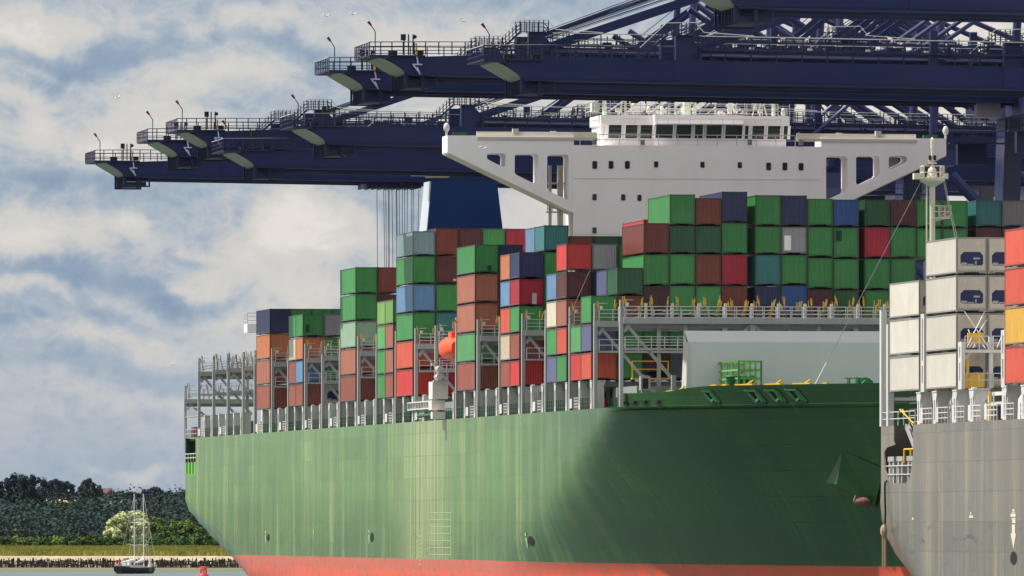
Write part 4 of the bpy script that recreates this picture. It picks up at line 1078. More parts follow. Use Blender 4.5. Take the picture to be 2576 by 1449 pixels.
wall(8, g1 + 7.5, [('navy', H_), ('dark green', H_), ('green', H_), ('green', H_, {'extra': (.25, .75, 1.6, 2.6, dpatch)}), ('blue', S)], Y(160))
g2 = 26.22
wall(9, g2, [('green', H_), ('green', H_), ('green', H_), ('crimson', H_), ('dark green', S - .05)], Y(162))
wall(10, g2 + 2.5, [('maroon', H_), ('green', H_), ('green', H_), ('green', H_), ('maroon', S - .05)], Y(162))
wall(11, g2 + 5.0, [('green', H_), ('green', S)], Y(165))
wall(12, g2 + 7.5, [('green', H_), ('green', S)], Y(168))
g3 = 36.97
wall(13, g3, [('maroon', H_), ('teal', S - .05)], Y(165))
wall(14, g3 + 2.5, [('maroon', H_), ('mauve grey', S - .05)], Y(165))

# ---------------------------------------------------------------- grey ship
G2 = 'containers stacked on the grey ship'
V2 = 2.7; A1 = -159.2
K2 = F / .006485
def world_a(Yd, v=V2): return (Yd - OY - v * ST) / CT
def a2(x): return a_at(x, V2)
A0S = a2(2311.5); A1S = a2(2405.3); A3F = a2(2526.9); A2E = A3F - 12.19
ZB2 = 19.82; DK2 = 17.15; BW2 = 21.0
ship2 = thing('container_ship', 'grey container ship cut off by the frame, carrying white refrigerated boxes', 'container ship', (V2, A1, 0))
AS2 = a_at(2207, V2)
st2 = [(-3, 2420), (1.4, 2372), (2.2, 2352), (4.0, 2318), (5.6, 2285), (7.0, 2250), (8.2, 2232), (9.6, 2216), (11, 2208.5), (12.2, 2207.2), (30, 2207)]
def side2(a, z):
    v = 0; a_s = a_at(interp(z, st2), V2)
    if z < 12.2:
        a0 = a_s - 4.5
        if a > a0: v = BW2 * ((a - a0) / 46.0) ** 2
    elif a > AS2 - 2: v = .3 * ((a - AS2 + 2) / 2) ** 2
    return min(BW2, v)
AO0, AO1 = a_at(2297, V2), a_at(2223, V2)   # forward and after edge of the mooring opening
zs2 = [-3, -1, 1, 2.4, 4, 5.4, 6.8, 8.2, 9.6, 11, 12.2, z_at(1216, V2, AO1), 13.6, 15.2, DK2]
zs2 = sorted(set(round(z, 3) for z in zs2)); ZO = round(z_at(1216, V2, AO1), 3)
aa2 = sorted([AS2, AO0, AO1] + [AS2 - 1.5, AS2 - 3, (AO0 + AO1) / 2] + [AO0 - 2 - 3 * i for i in range(0, 22)] + [-260, -300])
mb = MB(); nz2 = len(zs2)
for side in (0, 1):
    base = len(mb.v)
    for a in aa2:
        for z in zs2:
            v = side2(a, z); mb.v.append((V2 + (v if side == 0 else 2 * BW2 - v), a, z))
    for i in range(len(aa2) - 1):
        for j in range(nz2 - 1):
            if side == 0 and aa2[i] >= AO0 - .01 and aa2[i + 1] <= AO1 + .01 and zs2[j] >= ZO - .01: continue
            k = base + i * nz2 + j; mb.f.append((k, k+1, k+nz2+1, k+nz2) if side == 0 else (k, k+nz2, k+nz2+1, k+1))
n0 = len(aa2) - 1
for j in range(nz2 - 1):
    k = n0 * nz2 + j; k2 = len(aa2) * nz2 + k; mb.f.append((k, k2, k2 + 1, k + 1))
part('hull', mb, M['hull2'], ship2, autos=40, recalc=False)
# rounded corners of the opening
mb = MB(); zo = ZO; ztp = z_at(1120, V2, AO0)
for (ac, s_) in ((AO0, 1), (AO1, -1)):
    mb.plate([[(ac, zo), (ac + s_ * 3.2, zo), (ac + s_ * 1.6, zo + .3), (ac + s_ * .7, zo + 1.0), (ac + s_ * .25, zo + 2.0), (ac, zo + 3.2)]], V2 + .01, V2 + .12, 'yz')
mb.plate([[(AO1, DK2), (AO1 - 4.2, DK2), (AO1 - 4.2, DK2 - 1.3), (AO1 - 4.4, DK2 - 1.55), (AO1 - 1.2, DK2 - 1.75), (AO1, DK2 - 2.2)]], V2 + .01, V2 + .12, 'yz')
mb.plate([[(AO0, DK2), (AO0 + .1, DK2), (AO0 + .1, DK2 - 2.2), (AO0 , DK2 - 2.3)]], V2 + .01, V2 + .12, 'yz')
part('opening_corner', mb, M['hull2'], ship2)
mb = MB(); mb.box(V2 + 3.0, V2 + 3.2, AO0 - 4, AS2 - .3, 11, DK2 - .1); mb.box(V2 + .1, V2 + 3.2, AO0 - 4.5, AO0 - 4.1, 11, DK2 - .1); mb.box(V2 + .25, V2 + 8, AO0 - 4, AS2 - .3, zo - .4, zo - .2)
part('mooring_deck_bulkhead', mb, paint('bulkhead_grey_paint', (.11, .11, .12)), ship2)  # even dark grey walls behind the mooring opening
mb = MB(); mb.box(V2 + 2.9, V2 + 2.99, AO0 + 4.5, AO0 + 6.6, zo + .2, zo + 3.2); mb.box(V2 + 2.9, V2 + 2.99, AO1 - 3.5, AO1 - .5, DK2 - 2.2, DK2 - .5)
part('doorway', mb, M['black'], ship2)
for k, f_ in enumerate((.80, .50, .16)):
    a_ = AO0 + (AO1 - AO0) * f_; mb = MB(); mb.box(V2 + .15, V2 + .8, a_ - 1.1, a_ - .5, zo - .1, zo + 1.75); mb.box(V2 + .15, V2 + .8, a_ + .5, a_ + 1.1, zo - .1, zo + 1.75); mb.box(V2 + .1, V2 + .85, a_ - 1.25, a_ + 1.25, zo + 1.75, zo + 2.15)
    b_ = part('roller_fairlead', mb, M['grey'], ship2); mb = MB(); mb.tube((V2 + .4, a_, zo), (V2 + .4, a_, zo + 1.6), .25); part('roller', mb, M['rust_anchor'], b_)
mb = MB(); mb.rail([(V2 + .1, AO0 + .5, zo), (V2 + .1, AO1 - .5, zo)], 1.4, 2.2, .035, 1); part('railing', mb, M['lgrey'], ship2)
mb = MB(); mb.path([(V2 + .2, AO0 + 4.6, zo + 1.6), (V2 + .2, AO0 + 4.6, zo + 2.7), (V2 + .2, AO0 + .2, zo + 2.7)], .08); mb.path([(V2 + .2, AO0 + 2, zo + 1.6), (V2 + .2, AO0 + 2, zo + 2.7)], .08); part('yellow_handrail', mb, M['yellow'], ship2)
# sloping stair at the opening
mb = MB(); mb.bar((V2 + .5, AO0 + 5.5, DK2 - .05), (V2 + .5, AO0 - 1, 13.8), .12, .4); mb.bar((V2 + .9, AO0 + 6.5, DK2 - .05), (V2 + .9, AO0, 13.8), .1, .5); part('stair', mb, M['grey'], ship2)
mb = MB(); mb.path([(V2 + .2, AO0 + 6.5, DK2 + 1.3), (V2 + .2, AO0 + .8, DK2 + .1)], .05); mb.path([(V2 + .4, AO0 + 6.5, DK2 + 1.3), (V2 + .4, AO0 + 1.2, DK2 - .3)], .05); mb.path([(V2 + .2, AO0 + 6.5, DK2 + 1.3), (V2 + .2, AO0 + 7.2, DK2 + .8)], .05); part('yellow_stair_rail', mb, M['yellow'], ship2)
# deck
mb = MB(); mb.box(V2 + .15, V2 + 2 * BW2 - .1, -300, AO0 - .2, DK2 - .3, DK2 - .05); mb.box(V2 + 3.0, V2 + 2 * BW2 - .4, AO0 - .2, AS2 - .2, DK2 - .3, DK2 - .05); part('deck', mb, M['grey'], ship2)
mb = MB(); mb.rail([(V2 + .25, AS2 - .4, DK2 + .02), (V2 + .25, AO0 + .4, DK2 + .02)], 1.1, 2.4, .035, 1)
for x in (2230, 2244): 
    a_ = a_at(x, V2 + 1)
mb.bar((V2 + 1.2, AO0 + 4, DK2), (V2 + 1.2, AO0 + 4, ZB2 - .4), .07)
for k in range(5): mb.bar((V2 + 1.2, AO0 + 4, DK2 + .3 + .5 * k), (V2 + 1.2, AO0 + 7.5, DK2 + .3 + .5 * k), .05)
part('stern_railing', mb, M['lgrey'], ship2)
# posts, pedestals
mb = MB()
ap = [AS2 - .8, AS2 - 3.6]
for a_ in ap: mb.box(V2 + .1, V2 + .55, a_ - .35, a_ + .35, DK2, 25.4 + (1.2 if a_ == ap[0] else 0)); mb.box(V2 + .55, V2 + .62, a_ - .3, a_ - .1, DK2, 25)
mb.box(V2 + .55, V2 + 14, AS2 - 3.8, AS2 - 3.2, ZB2 - .6, ZB2 - .35)
part('stern_lashing_post', mb, M['grey2'], ship2)
ped2 = MB()
ped2.plate([[(-.62, DK2), (.62, DK2), (.55, 18.9), (.85, 19.35), (.85, 19.62), (-.85, 19.62), (-.85, 19.35), (-.55, 18.9)], [(-.16, DK2 + .25), (-.16, 19.0), (.16, 19.0), (.16, DK2 + .25)]], .06, .18, 'yz')
ped2.plate([[(.18, DK2), (.95, DK2), (1.0, 18.7), (1.35, 19.3), (1.35, 19.62), (.18, 19.62)]], -.72, -.6, 'xz')
ped2.box(.02, 1.4, -.9, .9, 19.62, 19.72); ped2.box(.15, .4, -.5, -.2, 19.72, 19.82); ped2.box(.15, .4, .2, .5, 19.72, 19.82)
pp = [A0S + .4, A0S - 6.0, A1S + .9, A1S - 5.6, A2E + 12.6, A2E + 5.5]
f2 = part('pedestal', ped2, M['grey2'], Node(ship2.o, Vector((V2, A1, 0)) - Vector((V2, A1, 0))), label='slotted grey stanchion carrying white boxes at the deck edge')
pl = lambda a_: (0, a_ - A1, 0)
f2.o.location = pl(pp[0])
for a_ in pp[1:]:
    c = copy_obj(f2.o, ship2.o); c.location = pl(a_)
mb = MB(); mb.box(V2 + 2.4, V2 + 38, -300, A0S + 3, DK2 - .1, 19.5); part('hatch_coaming', mb, paint('coaming_cream', (.62, .60, .56)), ship2)
mb = MB()
for k in range(7):
    a_ = A0S - 2.2 - k * 6.3; mb.rail([(V2 + .12, a_ + 1.2, DK2), (V2 + .12, a_ - 2.6, DK2)], 1.25, 1.2, .035, 2); mb.box(V2 + .08, V2 + .14, a_ + 1.2, a_ + 2.0, DK2 + .1, DK2 + 1.3)
    mb.bar((V2 + 1.5, a_ - 1, DK2), (V2 + 1.5, a_ - 1, 19.4), .1)
mb.box(V2 + 2.2, V2 + 2.5, A1S - 12, A0S, 18.4, 18.7)
part('railing', mb, M['lgrey'], ship2)
mb = MB()
for k in range(4): a_ = A0S - 4.2 - k * 9.4; mb.bar((V2 + 1.0, a_, DK2), (V2 + 1.0, a_, 19.5), .16)
mb.box(V2 + .8, V2 + 2.0, A1S - 1.2, A1S - .8, ZB2 + .05, ZB2 + 1.1); mb.bar((V2 + .7, A1S - 1.0, ZB2), (V2 + .7, A1S - 1.0, ZB2 + 3.0), .22)
mb.box(V2 + .7, V2 + 1.9, A1S - 1.2, A1S - .9, ZB2 + 3.5, ZB2 + 4.3)
part('yellow_ladder', mb, M['yellow'], ship2)
mb = MB(); mb.box(V2 + 1.1, V2 + 1.5, A0S - 3.2, A0S - 2.6, DK2 + .2, DK2 + 1.0); part('fire_extinguisher', mb, M['orange'], ship2)
mb = MB(); mb.box(V2 + 2.34, V2 + 2.39, A0S - 6.5, A0S - 3.4, 17.4, 18.4); mb.box(V2 + 2.34, V2 + 2.39, A1S - 6.0, A1S - 2.4, 17.3, 19.2); part('coaming_opening', mb, M['black'], ship2)
# lashing frames at each bay end
for (af, zt_, w_) in ((A0S - 1.1, ZB2 + 6.1, 13), (A1S - 1.1, ZB2 + 3.6, 13), (A2E + 13.1 , ZB2 + 4.2, 13)):
    mb = MB()
    for vv in (.0, ): 
        mb.plate([[(V2 + .05, 19.72), (V2 + .95, 19.72), (V2 + .95, zt_), (V2 + .05, zt_)], [(V2 + .38, 20.4), (V2 + .38, 22.0), (V2 + .62, 22.0), (V2 + .62, 20.4)], [(V2 + .38, 22.5), (V2 + .38, zt_ - .5), (V2 + .62, zt_ - .5), (V2 + .62, 22.5)]], af - .06, af + .06) if False else None
        mb.plate([[(af - .7, 19.72), (af + .7, 19.72), (af + .7, zt_), (af - .7, zt_)], [(af - .2, 20.4), (af - .2, 21.8), (af + .2, 21.8), (af + .2, 20.4)], [(af - .2, 22.2), (af - .2, zt_ - .4), (af + .2, zt_ - .4), (af + .2, 22.2)]], V2 + .06, V2 + .2, 'yz')
        mb.box(V2 + .2, V2 + .34, af - .72, af - .6, 19.72, zt_)
    if af != A0S - 1.1:
        mb.box(V2 + .34, V2 + 12, af - .5, af + .5, ZB2 + 2.75, ZB2 + 3.0); mb.box(V2 + 2.35, V2 + 2.65, af - .3, af + .3, ZB2, ZB2 + 4.0)
        mb.bar((V2 + .34, af, ZB2 + 2.2), (V2 + .9, af, ZB2 + 2.8), .25)
        mb.rail([(V2 + .4, af - .45, ZB2 + 3.0), (V2 + 6, af - .45, ZB2 + 3.0)], 1.05, 1.2, .03, 1); mb.rail([(V2 + .4, af - .45, ZB2 + .1), (V2 + 6, af - .45, ZB2 + .1)], 1.05, 1.2, .03, 1)
    Bf = part('lashing_frame', mb, M['grey2'], ship2)
    if af == A1S - 1.1:
        rb = MB()
        for (x0, z0, x1, z1) in ((.5, 3.1, 2.2, 6.0), (2.3, 3.1, .6, 6.0), (.7, 3.1, 2.4, 5.4), (1.0, 3.1, 1.9, 4.4), (2.0, 3.1, 1.3, 4.4), (2.9, 3.1, 4.4, 6.0), (1.2, 3.2, .9, 4.6)): rb.bar((V2 + x0, af - .5, ZB2 + z0), (V2 + x1, af + .8, ZB2 + z1), .055)
        part('lashing_rod', rb, M['lgrey'], Bf)
wS0 = 'of the three tier white stack'
def stack2(a, v, items, where, z=ZB2):
    n = len(items)
    for i, it in enumerate(items):
        opt = it[2] if len(it) > 2 else {}
        if it[0]:
            pos = 'topmost' if i == n - 1 else (TIERW[i] + ('' if i == 0 else ' from bottom'))
            container('refrigerated_container' if opt.get('reefer') else 'shipping_container', it[0], v, a, z, 12.19, it[1] - .09, f'{it[0]} container, {pos} {where}', G2, **opt)
        z += it[1]
RF = {'reefer': True}
stack2(A0S, V2, [('white', H_, RF), ('white', H_, RF), ('white', H_, RF)], wS0)
stack2(A1S, V2, [('white', H_, RF), ('white', H_, RF), ('white', H_, RF), ('white', H_, RF)], 'of the four tier white stack')
stack2(A1S, V2 + 2.5, [('white', H_, RF), ('white', H_, RF), ('white', H_, RF), ('white', H_, RF)], 'of the white column half hidden by red boxes')
stack2(A2E, V2, [('red orange', H_), ('yellow', H_), ('red orange', H_), ('red orange', H_)], 'of the red and yellow stack')
# mooring line hanging from the opening
xr = a_at(2231, V2)
mb = MB(); vr_ = V2 - .15; zr0 = z_at(1214, V2, xr)
pts = [(V2 + .3, xr, zr0 + .4), (vr_, xr, zr0)] + [(vr_ - .02 * math.sin(k), xr + .02 * math.sin(k * 2.1), zr0 - (zr0 - z_at(1338, V2, xr)) * k / 8) for k in range(1, 9)]
mb.path(pts, .09)
RP = thing('mooring_rope', 'frayed brown rope hanging from the grey stern opening', 'rope', (vr_, xr, zr0))
part('dark_line', mb, paint('tarred_rope', (.035, .025, .02), .9), RP)
mb = MB(); z0, z1 = z_at(1336, V2, xr), z_at(1425, V2, xr)
mb.path([(vr_, xr, z0 + .5), (vr_, xr, z1)], .14, 8); mb.path([(vr_ - .2, xr, z1), (vr_ - .2, xr, z0)], .0 + .05); mb.ell((vr_ - .1, xr, z0), .3, .3, .55, 8, 6)
mb.path([(vr_, xr, z1), (vr_ + .5, xr, z1 - .5)], .02); mb.path([(vr_, xr, z1), (vr_ + .8, xr, z1 - .4)], .02)
part('looped_end', mb, M['rope'], RP)
# marks on the grey side
mk = MB(); bk = MB()
def ons(a, z, out=.02): return (V2 + side2(a, z) - out, a, z)
def qd(x0, x1, y0, y1, tgt=mk, zz=None):
    a0, a1 = a_at(x0, V2), a_at(x1, V2); am = (a0 + a1) / 2; z0, z1 = z_at(y1, V2, am), z_at(y0, V2, am)
    tgt.add([ons(a0, z0), ons(a1, z0), ons(a1, z1), ons(a0, z1)], [(0, 1, 2, 3)])
for (x0, x1, y0, y1) in ((2547.5, 2552.5, 1281, 1287), (2546.5, 2553.5, 1288.5, 1291), (2543, 2555.5, 1292.5, 1300), (2545.5, 2555, 1303, 1306), (2547, 2555, 1306.5, 1316), (2546, 2554, 1319.5, 1342), (2441, 2444, 1288, 1293), (2440, 2446, 1295, 1297), (2439, 2449, 1297.5, 1303), (2295, 2298.5, 1302, 1308)):
    qd(x0, x1, y0, y1)
am = a_at(2550, V2); zz = lambda y: z_at(y, V2, am)
mk.add([ons(a_at(2543, V2), zz(1342)), ons(a_at(2556.5, V2), zz(1342)), ons(am, zz(1381))], [(0, 1, 2)])
bk.add([ons(am + 1.2 * math.cos(k * math.pi / 6), zz(1404) + .52 * math.sin(k * math.pi / 6), .03) for k in range(12)], [tuple(range(12))])
part('tug_mark', mk, M['cream'], ship2, recalc=False); part('thruster_mark', bk, M['black'], ship2, recalc=False)
# ---------------------------------------------------------------- ship to shore cranes
QUAY_Z = 4.0
quay = MB(); quay.box(53.2, 330, -330, 420, -4, QUAY_Z)
solid('quay_ground', quay, paint('quay_concrete', (.32, .31, .29), .8), 'S', (53.2, 0, 0), kind='structure')
SL = .012
def crane(n, xtip, yb, xb, vt, label, style, full=True, trolley=None):
    """xtip: photo x of the boom tip at v = vt gives the crane's place along the quay; (xb, yb): a point on the bottom of the near web gives its height"""
    m = (xtip - XC) / F
    a0 = (OX + vt * CT - m * (OY + vt * ST)) / (ST + m * CT)
    a0 -= 9.3                                    # the tip's far corner is the one seen farthest out
    vb = v_at(xb, a0); zb = z_at(yb, vb, a0)
    rnd = random.Random(n)
    hw = 4.2                                     # half distance of the two girders
    Z = lambda v: zb + (vb - v) * SL * -1 * -1   # boom rises slightly towards the water
    VW, VL = 55.0, 84.0
    vend = VL + 16
    T = thing('gantry_crane', label, 'crane', (VW, a0 + 4, QUAY_Z), group='blue ship to shore cranes along the quay')
    near, far = a0, a0 + 2 * hw
    gh = 2.0
    brk = vt + (16.5 if style == 'A' else 18.8); brk2 = brk + 31
    # girders
    prof = [(vt + 1.6, Z(vt + 1.6) + gh - .35), (vt + 3.8, Z(vt + 3.8) + .02), (vend, Z(vend)), (vend, Z(vend) + gh), (vt + 12, Z(vt + 12) + gh + .05), (vt + 5, Z(vt + 5) + gh - .28), (vt + 3.6, Z(vt + 3.6) + gh - .28)]
    for a_ in (near, far):
        mb = MB(); mb.plate([prof], a_ - .5, a_ + .5)
        mb.box(vt + 3.8, vend, a_ - .75 if a_ == near else a_ - .8, a_ + .8, 0, 0) if False else None
        mb.add([(vt + 3.8, a_ - .9, Z(vt + 3.8) - .16), (vend, a_ - .9, Z(vend) - .16), (vend, a_ + .9, Z(vend) - .16), (vt + 3.8, a_ + .9, Z(vt + 3.8) - .16), (vt + 3.8, a_ - .9, Z(vt + 3.8) - .02), (vend, a_ - .9, Z(vend) - .02), (vend, a_ + .9, Z(vend) - .02), (vt + 3.8, a_ + .9, Z(vt + 3.8) - .02)],
               [(0,3,2,1),(4,5,6,7),(0,1,5,4),(1,2,6,5),(2,3,7,6),(3,0,4,7)])
        for bx_ in (brk, brk2, VW):
            mb.box(bx_ - .9, bx_ + .9, a_ - .58, a_ + .58, Z(bx_) + .02, Z(bx_) + gh)
        G = part('boom_girder', mb, M['navy'], T)
    # cross ties between the girders, trolley rails
    mb = MB()
    for k in range(10):
        v_ = vt + 8 + k * 7.2; mb.box(v_ - .25, v_ + .25, near + .9, far - .9, Z(v_) - .1, Z(v_) + .5)
    for a_ in (near + 1.25, far - 1.25): mb.bar((vt + 4, a_, Z(vt + 4) - .25), (vend, a_, Z(vend) - .25), .35, .3)
    part('cross_tie', mb, M['navyl'], T)
    # underside plate at the tip
    mb = MB(); zt = Z(vt) + gh - .45
    mb.add([(vt + 1.2, near - .4, zt), (vt + 3.9, near - .4, zt - 1.55), (vt + 3.9, far + .4, zt - 1.55), (vt + 1.2, far + .4, zt), (vt + 1.2, near - .4, zt + .1), (vt + 3.9, near - .4, zt - 1.45), (vt + 3.9, far + .4, zt - 1.45), (vt + 1.2, far + .4, zt + .1)],
           [(0,3,2,1),(4,5,6,7),(0,1,5,4),(1,2,6,5),(2,3,7,6),(3,0,4,7)])
    part('tip_plate', mb, M['pale_plate'], T)
    # tip platform and railings
    mb = MB(); zp = zt + .12
    mb.box(vt, vt + 5.5, near - .9, far + .9, zp, zp + .12); mb.bar((vt, near - .9, zp - .1), (vt + 2, near - .9, zp - .1), .25); part('tip_platform', mb, M['navyl'], T)
    mb = MB(); mb.rail([(vt, far + .9, zp + .1), (vt, near - .9, zp + .1), (vt + 5.5, near - .9, Z(vt + 5.5) + gh - .1), (vt + 12, near - .9, Z(vt + 12) + gh + .02), (brk - 1, near - .9, Z(brk) + gh)], 1.25, 1.2, .035, 2, .05)
    mb.rail([(vt, far + .9, zp + .1), (vt + 5.5, far + .9, Z(vt + 5.5) + gh - .1), (brk - 1, far + .9, Z(brk) + gh)], 1.25, 1.6, .035, 1, .05)
    RL = part('railing', mb, M['navyl'], T)
    mb = MB(); mb.bar((vt, far + .9, zp + 1.38), (vt, near - .9, zp + 1.38), .07); mb.bar((vt, near - .9, zp + 1.38), (vt + 5.5, near - .9, Z(vt + 5.5) + gh + 1.18), .07); mb.bar((vt + 5.5, near - .9, Z(vt + 5.5) + gh + 1.18), (brk - 1, near - .9, Z(brk) + gh + 1.28), .06)
    part('top_rail', mb, M['lgrey'], RL)
    # hanging service box with ribs at the tip
    mb = MB(); zh = Z(vt + 4)
    for a_ in (near - .4, far + .2):
        for (x0, x1, z0, z1) in ((2.9, 3.1, -1.35, .3), (6.0, 6.2, -1.2, .2), (2.9, 6.2, -1.35, -1.2), (2.9, 6.2, -.15, 0)): mb.box(vt + x0 + .6, vt + x1 + .6, a_, a_ + .2, zh + z0, zh + z1)
    for k in range(6): mb.box(vt + 3.6 + .0, vt + 4.0, near - .2 + k * 1.55, near - .1 + k * 1.55, zh - 1.3, zh)
    mb.box(vt + 4.0, vt + 6.4, near + .2, far, zh - 1.2, zh - .7); mb.box(vt + 5.2, vt + 5.5, near - .3, near + .3, zh - 1.5, zh)
    part('buffer_frame', mb, M['navyl'], T)
    # obstruction lamp on a bent pole, flood lights
    mb = MB()
    p0 = Vector((vt + .9, near + 1.5, zp)); mb.path([p0, p0 + Vector((0, 0, 2.5)), p0 + Vector((-.4, 0, 3.1))], .05); part('lamp_pole', mb, M['navyl'], T)
    mb = MB(); pe = p0 + Vector((-.4, 0, 3.1)); mb.tube(pe, pe + Vector((-.3, 0, .38)), .10, .15); part('warning_lamp', mb, paint(f'dull_red_lamp_{n}', (.16, .012, .015)), T)
    mb = MB(); vx_ = vt + 3.8; zz = Z(vx_) + gh
    for d_ in (0, .45, .9): mb.bar((vx_ + d_, near + 2, zz), (vx_ + d_, near + 2, zz + 2.0), .12)
    mb.box(vx_ - .3, vx_ + .15, near + 1.7, near + 2.2, zz + 1.4, zz + 2.0); mb.tube((vx_ + 1.05, near + 1.8, zz + 1.75), (vx_ + 1.05, near + 2.2, zz + 1.75), .2); mb.box(vt + 2.0, vt + 2.8, near - .4, near + .4, zz - .2, zz + .3); mb.box(vt + 4.6, vt + 5.4, near - .4, near + .4, zz - .1, zz + .35)
    part('floodlight', mb, M['black'], T)
    if style == 'A':
        mb = MB(); vx_ = vt + 4.6; mb.bar((vx_, near - .7, Z(vx_) + gh + 1.0), (vx_ + .05, near - .7, Z(vx_) + gh - .1), .16); J = part('yellow_arm', mb, M['yellow'], T)
        mb = MB(); mb.bar((vx_ + .05, near - .7, Z(vx_) + gh - .1), (vx_ + .2, near - .7, Z(vx_) + .9), .13); mb.bar((vx_ - .35, near - .7, Z(vx_) + .95), (vx_ + .6, near - .7, Z(vx_) + .95), .12); mb.bar((vx_ - .3, near - .7, Z(vx_) + .95), (vx_ + .35, near - .7, Z(vx_) + .1), .12); mb.bar((vx_ + .1, near - .7, Z(vx_) + .7), (vx_ + .4, near - .7, Z(vx_) - .05), .12); part('pale_bracket', mb, paint(f'pale_blue_bracket_{n}', (.42, .46, .66)), T)
    # stay brackets with stair and platform
    apx = VW + 3; zap = Z(brk) + 3 + .33 * (apx - brk)
    for i_, bx_ in enumerate((brk, brk2)):
        mb = MB(); zz = Z(bx_) + gh
        for a_ in (near, far): mb.box(bx_ - .75, bx_ + .75, a_ - .45, a_ + .45, zz + .002, zz + 2.3); mb.tube((bx_ + .9, a_ - .4, zz + .9), (bx_ + .9, a_ + .4, zz + .9), .45, n=12)
        for a_ in (near, far): mb.plate([[(bx_ + .7, zz), (bx_ + 1.9, zz), (bx_ + 1.6, zz + 1.2), (bx_ + .7, zz + 2.1)]], a_ - .12, a_ + .12)
        mb.box(bx_ - 1.7, bx_ + 1.0, near - .9, near - .46, zz + 2.3, zz + 2.38)
        for k in range(7): mb.box(bx_ - 4.1 + k * .36, bx_ - 3.8 + k * .36, near - .9, near - .5, zz + .3 + k * .3, zz + .34 + k * .3)
        mb.bar((bx_ - 4.2, near - .9, zz), (bx_ - 1.7, near - .9, zz + 2.3), .07, .2)
        B = part('stay_bracket', mb, M['navy'], T)
        rb = MB(); rb.rail([(bx_ - 4.2, near - .92, zz), (bx_ - 1.7, near - .92, zz + 2.3), (bx_ + 1.1, near - .92, zz + 2.36)], 1.15, .5, .03, 2, .045); rb.rail([(bx_ - 1.7, near + 2, zz + 2.3), (bx_ + 1.1, near + 2, zz + 2.3), (bx_ + 1.8, near + 2, zz + 1.5), (bx_ + 5.5, near + 2, zz + 1.2)], 1.1, .6, .03, 2, .04)
        part('stair_railing', rb, M['navyl'], B)
        tb = MB(); tb.bar((bx_ - 4.2, near - .95, zz + 1.15), (bx_ - 1.7, near - .95, zz + 3.45), .07); tb.bar((bx_ - 1.7, near - .95, zz + 3.45), (bx_ + 1.1, near - .95, zz + 3.51), .07); tb.bar((bx_ + 1.8, near - .95, zz + 2.6), (bx_ + 6.5, near - .95, zz + 2.3), .08); tb.bar((bx_ + 1.1, near - .95, zz + 3.4), (bx_ + 1.8, near - .95, zz + 2.6), .07)
        part('pale_handrail', tb, M['lgrey'], B)
        # stays
        sb = MB()
        for a_ in (near, far):
            sb.bar((bx_ + .9, a_, zz + .9), (apx, a_, zap + (0 if i_ == 0 else -1.0)), .34, .55)
        if i_ == 0:
            for (d0, d1) in ((.0, 1.6), (.5, 2.6), (.9, 3.4)): sb.bar((bx_ + .4, near + 2 + d0, zz + 2.0), (apx + 1, near + 2.4, zap + d1), .07)
            for (d0, d1) in ((3.1, 2.2), (3.6, 3.0)): sb.bar((bx_ + 1, near + d0, zz + 2.0), (apx + 1, near + 3.4, zap + d1), .07)
        else:
            for d0 in (0, .9, 2.2): sb.bar((bx_ + d0, near + 2.2, zz + 2.0), (apx, near + 2.4, zap - 1.2 + d0), .08)
        part('stay', sb, M['navy'], T)
    # inboard walkway, pipes and rails on top of the boom
    mb, rb, tb, cl_ = MB(), MB(), MB(), MB()
    v0 = brk + 1.5
    def zz_(v): return Z(v) + gh
    for (aa_, zo) in ((near - .6, 1.05), (near + 2.4, .95), (far - 2.0, 1.0)):
        mb.bar((v0, aa_, zz_(v0) + zo), (vend, aa_, zz_(vend) + zo), .9, .16)
    for (aa_, zo, r) in ((near + .9, .45, .17), (near + 1.6, .65, .12), (near + 3.6, .5, .22), (far - 1.2, .55, .15)): mb.tube((v0, aa_, zz_(v0) + zo), (vend, aa_, zz_(vend) + zo), r)
    part('walkway', mb, M['navyl'], T)
    rb.rail([(v0, near - 1.05, zz_(v0) + 1.1), (vend, near - 1.05, zz_(vend) + 1.1)], 1.15, 1.6, .03, 1, .05)
    rb.rail([(v0, far - 1.6, zz_(v0) + 1.05), (vend, far - 1.6, zz_(vend) + 1.05)], 1.15, 1.9, .03, 1, .05)
    v = v0
    while v < vend: rb.bar((v, near - .5, zz_(v)), (v, near - .5, zz_(v) + 1.1), .12); v += 2.4
    part('railing', rb, M['navyl'], T)
    tb.bar((v0, near - 1.08, zz_(v0) + 2.27), (vend, near - 1.08, zz_(vend) + 2.27), .07); tb.bar((v0 + 3, near + 1.9, zz_(v0) + 1.75), (vend, near + 1.9, zz_(vend) + 1.75), .08); tb.bar((v0 + 20, far - 1.6, zz_(v0) + 2.2), (vend, far - 1.6, zz_(vend) + 2.2), .07)
    part('pale_handrail', tb, M['lgrey'], T)
    v = v0 + .4
    while v < vend:
        h = rnd.uniform(.15, .8); w__ = rnd.uniform(.15, .9); a_ = near + rnd.uniform(.2, 7); zo = rnd.choice((0, 0, 1.1))
        cl_.box(v, v + w__, a_, a_ + .5, zz_(v) + zo, zz_(v) + zo + h)
        if rnd.random() < .5: cl_.bar((v, a_, zz_(v) + zo), (v, a_, zz_(v) + 2.2 + rnd.uniform(-.6, .5)), .09)
        v += rnd.uniform(.25, .9)
    part('electrical_box', cl_, M['navyl'], T, kind='stuff')
    lb = MB(); v = v0 + 2
    while v < vend: lb.box(v, v + .7, near + .4, near + .8, zz_(v) + 1.62, zz_(v) + 1.74); lb.box(v + 3, v + 3.4, near + 1.2, near + 1.5, zz_(v) + 1.2, zz_(v) + 1.4); v += 5.5
    part('light_fitting', lb, M['cream'], T)
    mb = MB()
    for v_ in (brk2 - 7.4, VW - 11.5): mb.box(v_ - .33, v_ + .33, near - .4, near + .4, zz_(v_), zz_(v_) + 3.2)
    part('cable_post', mb, M['navy'], T)
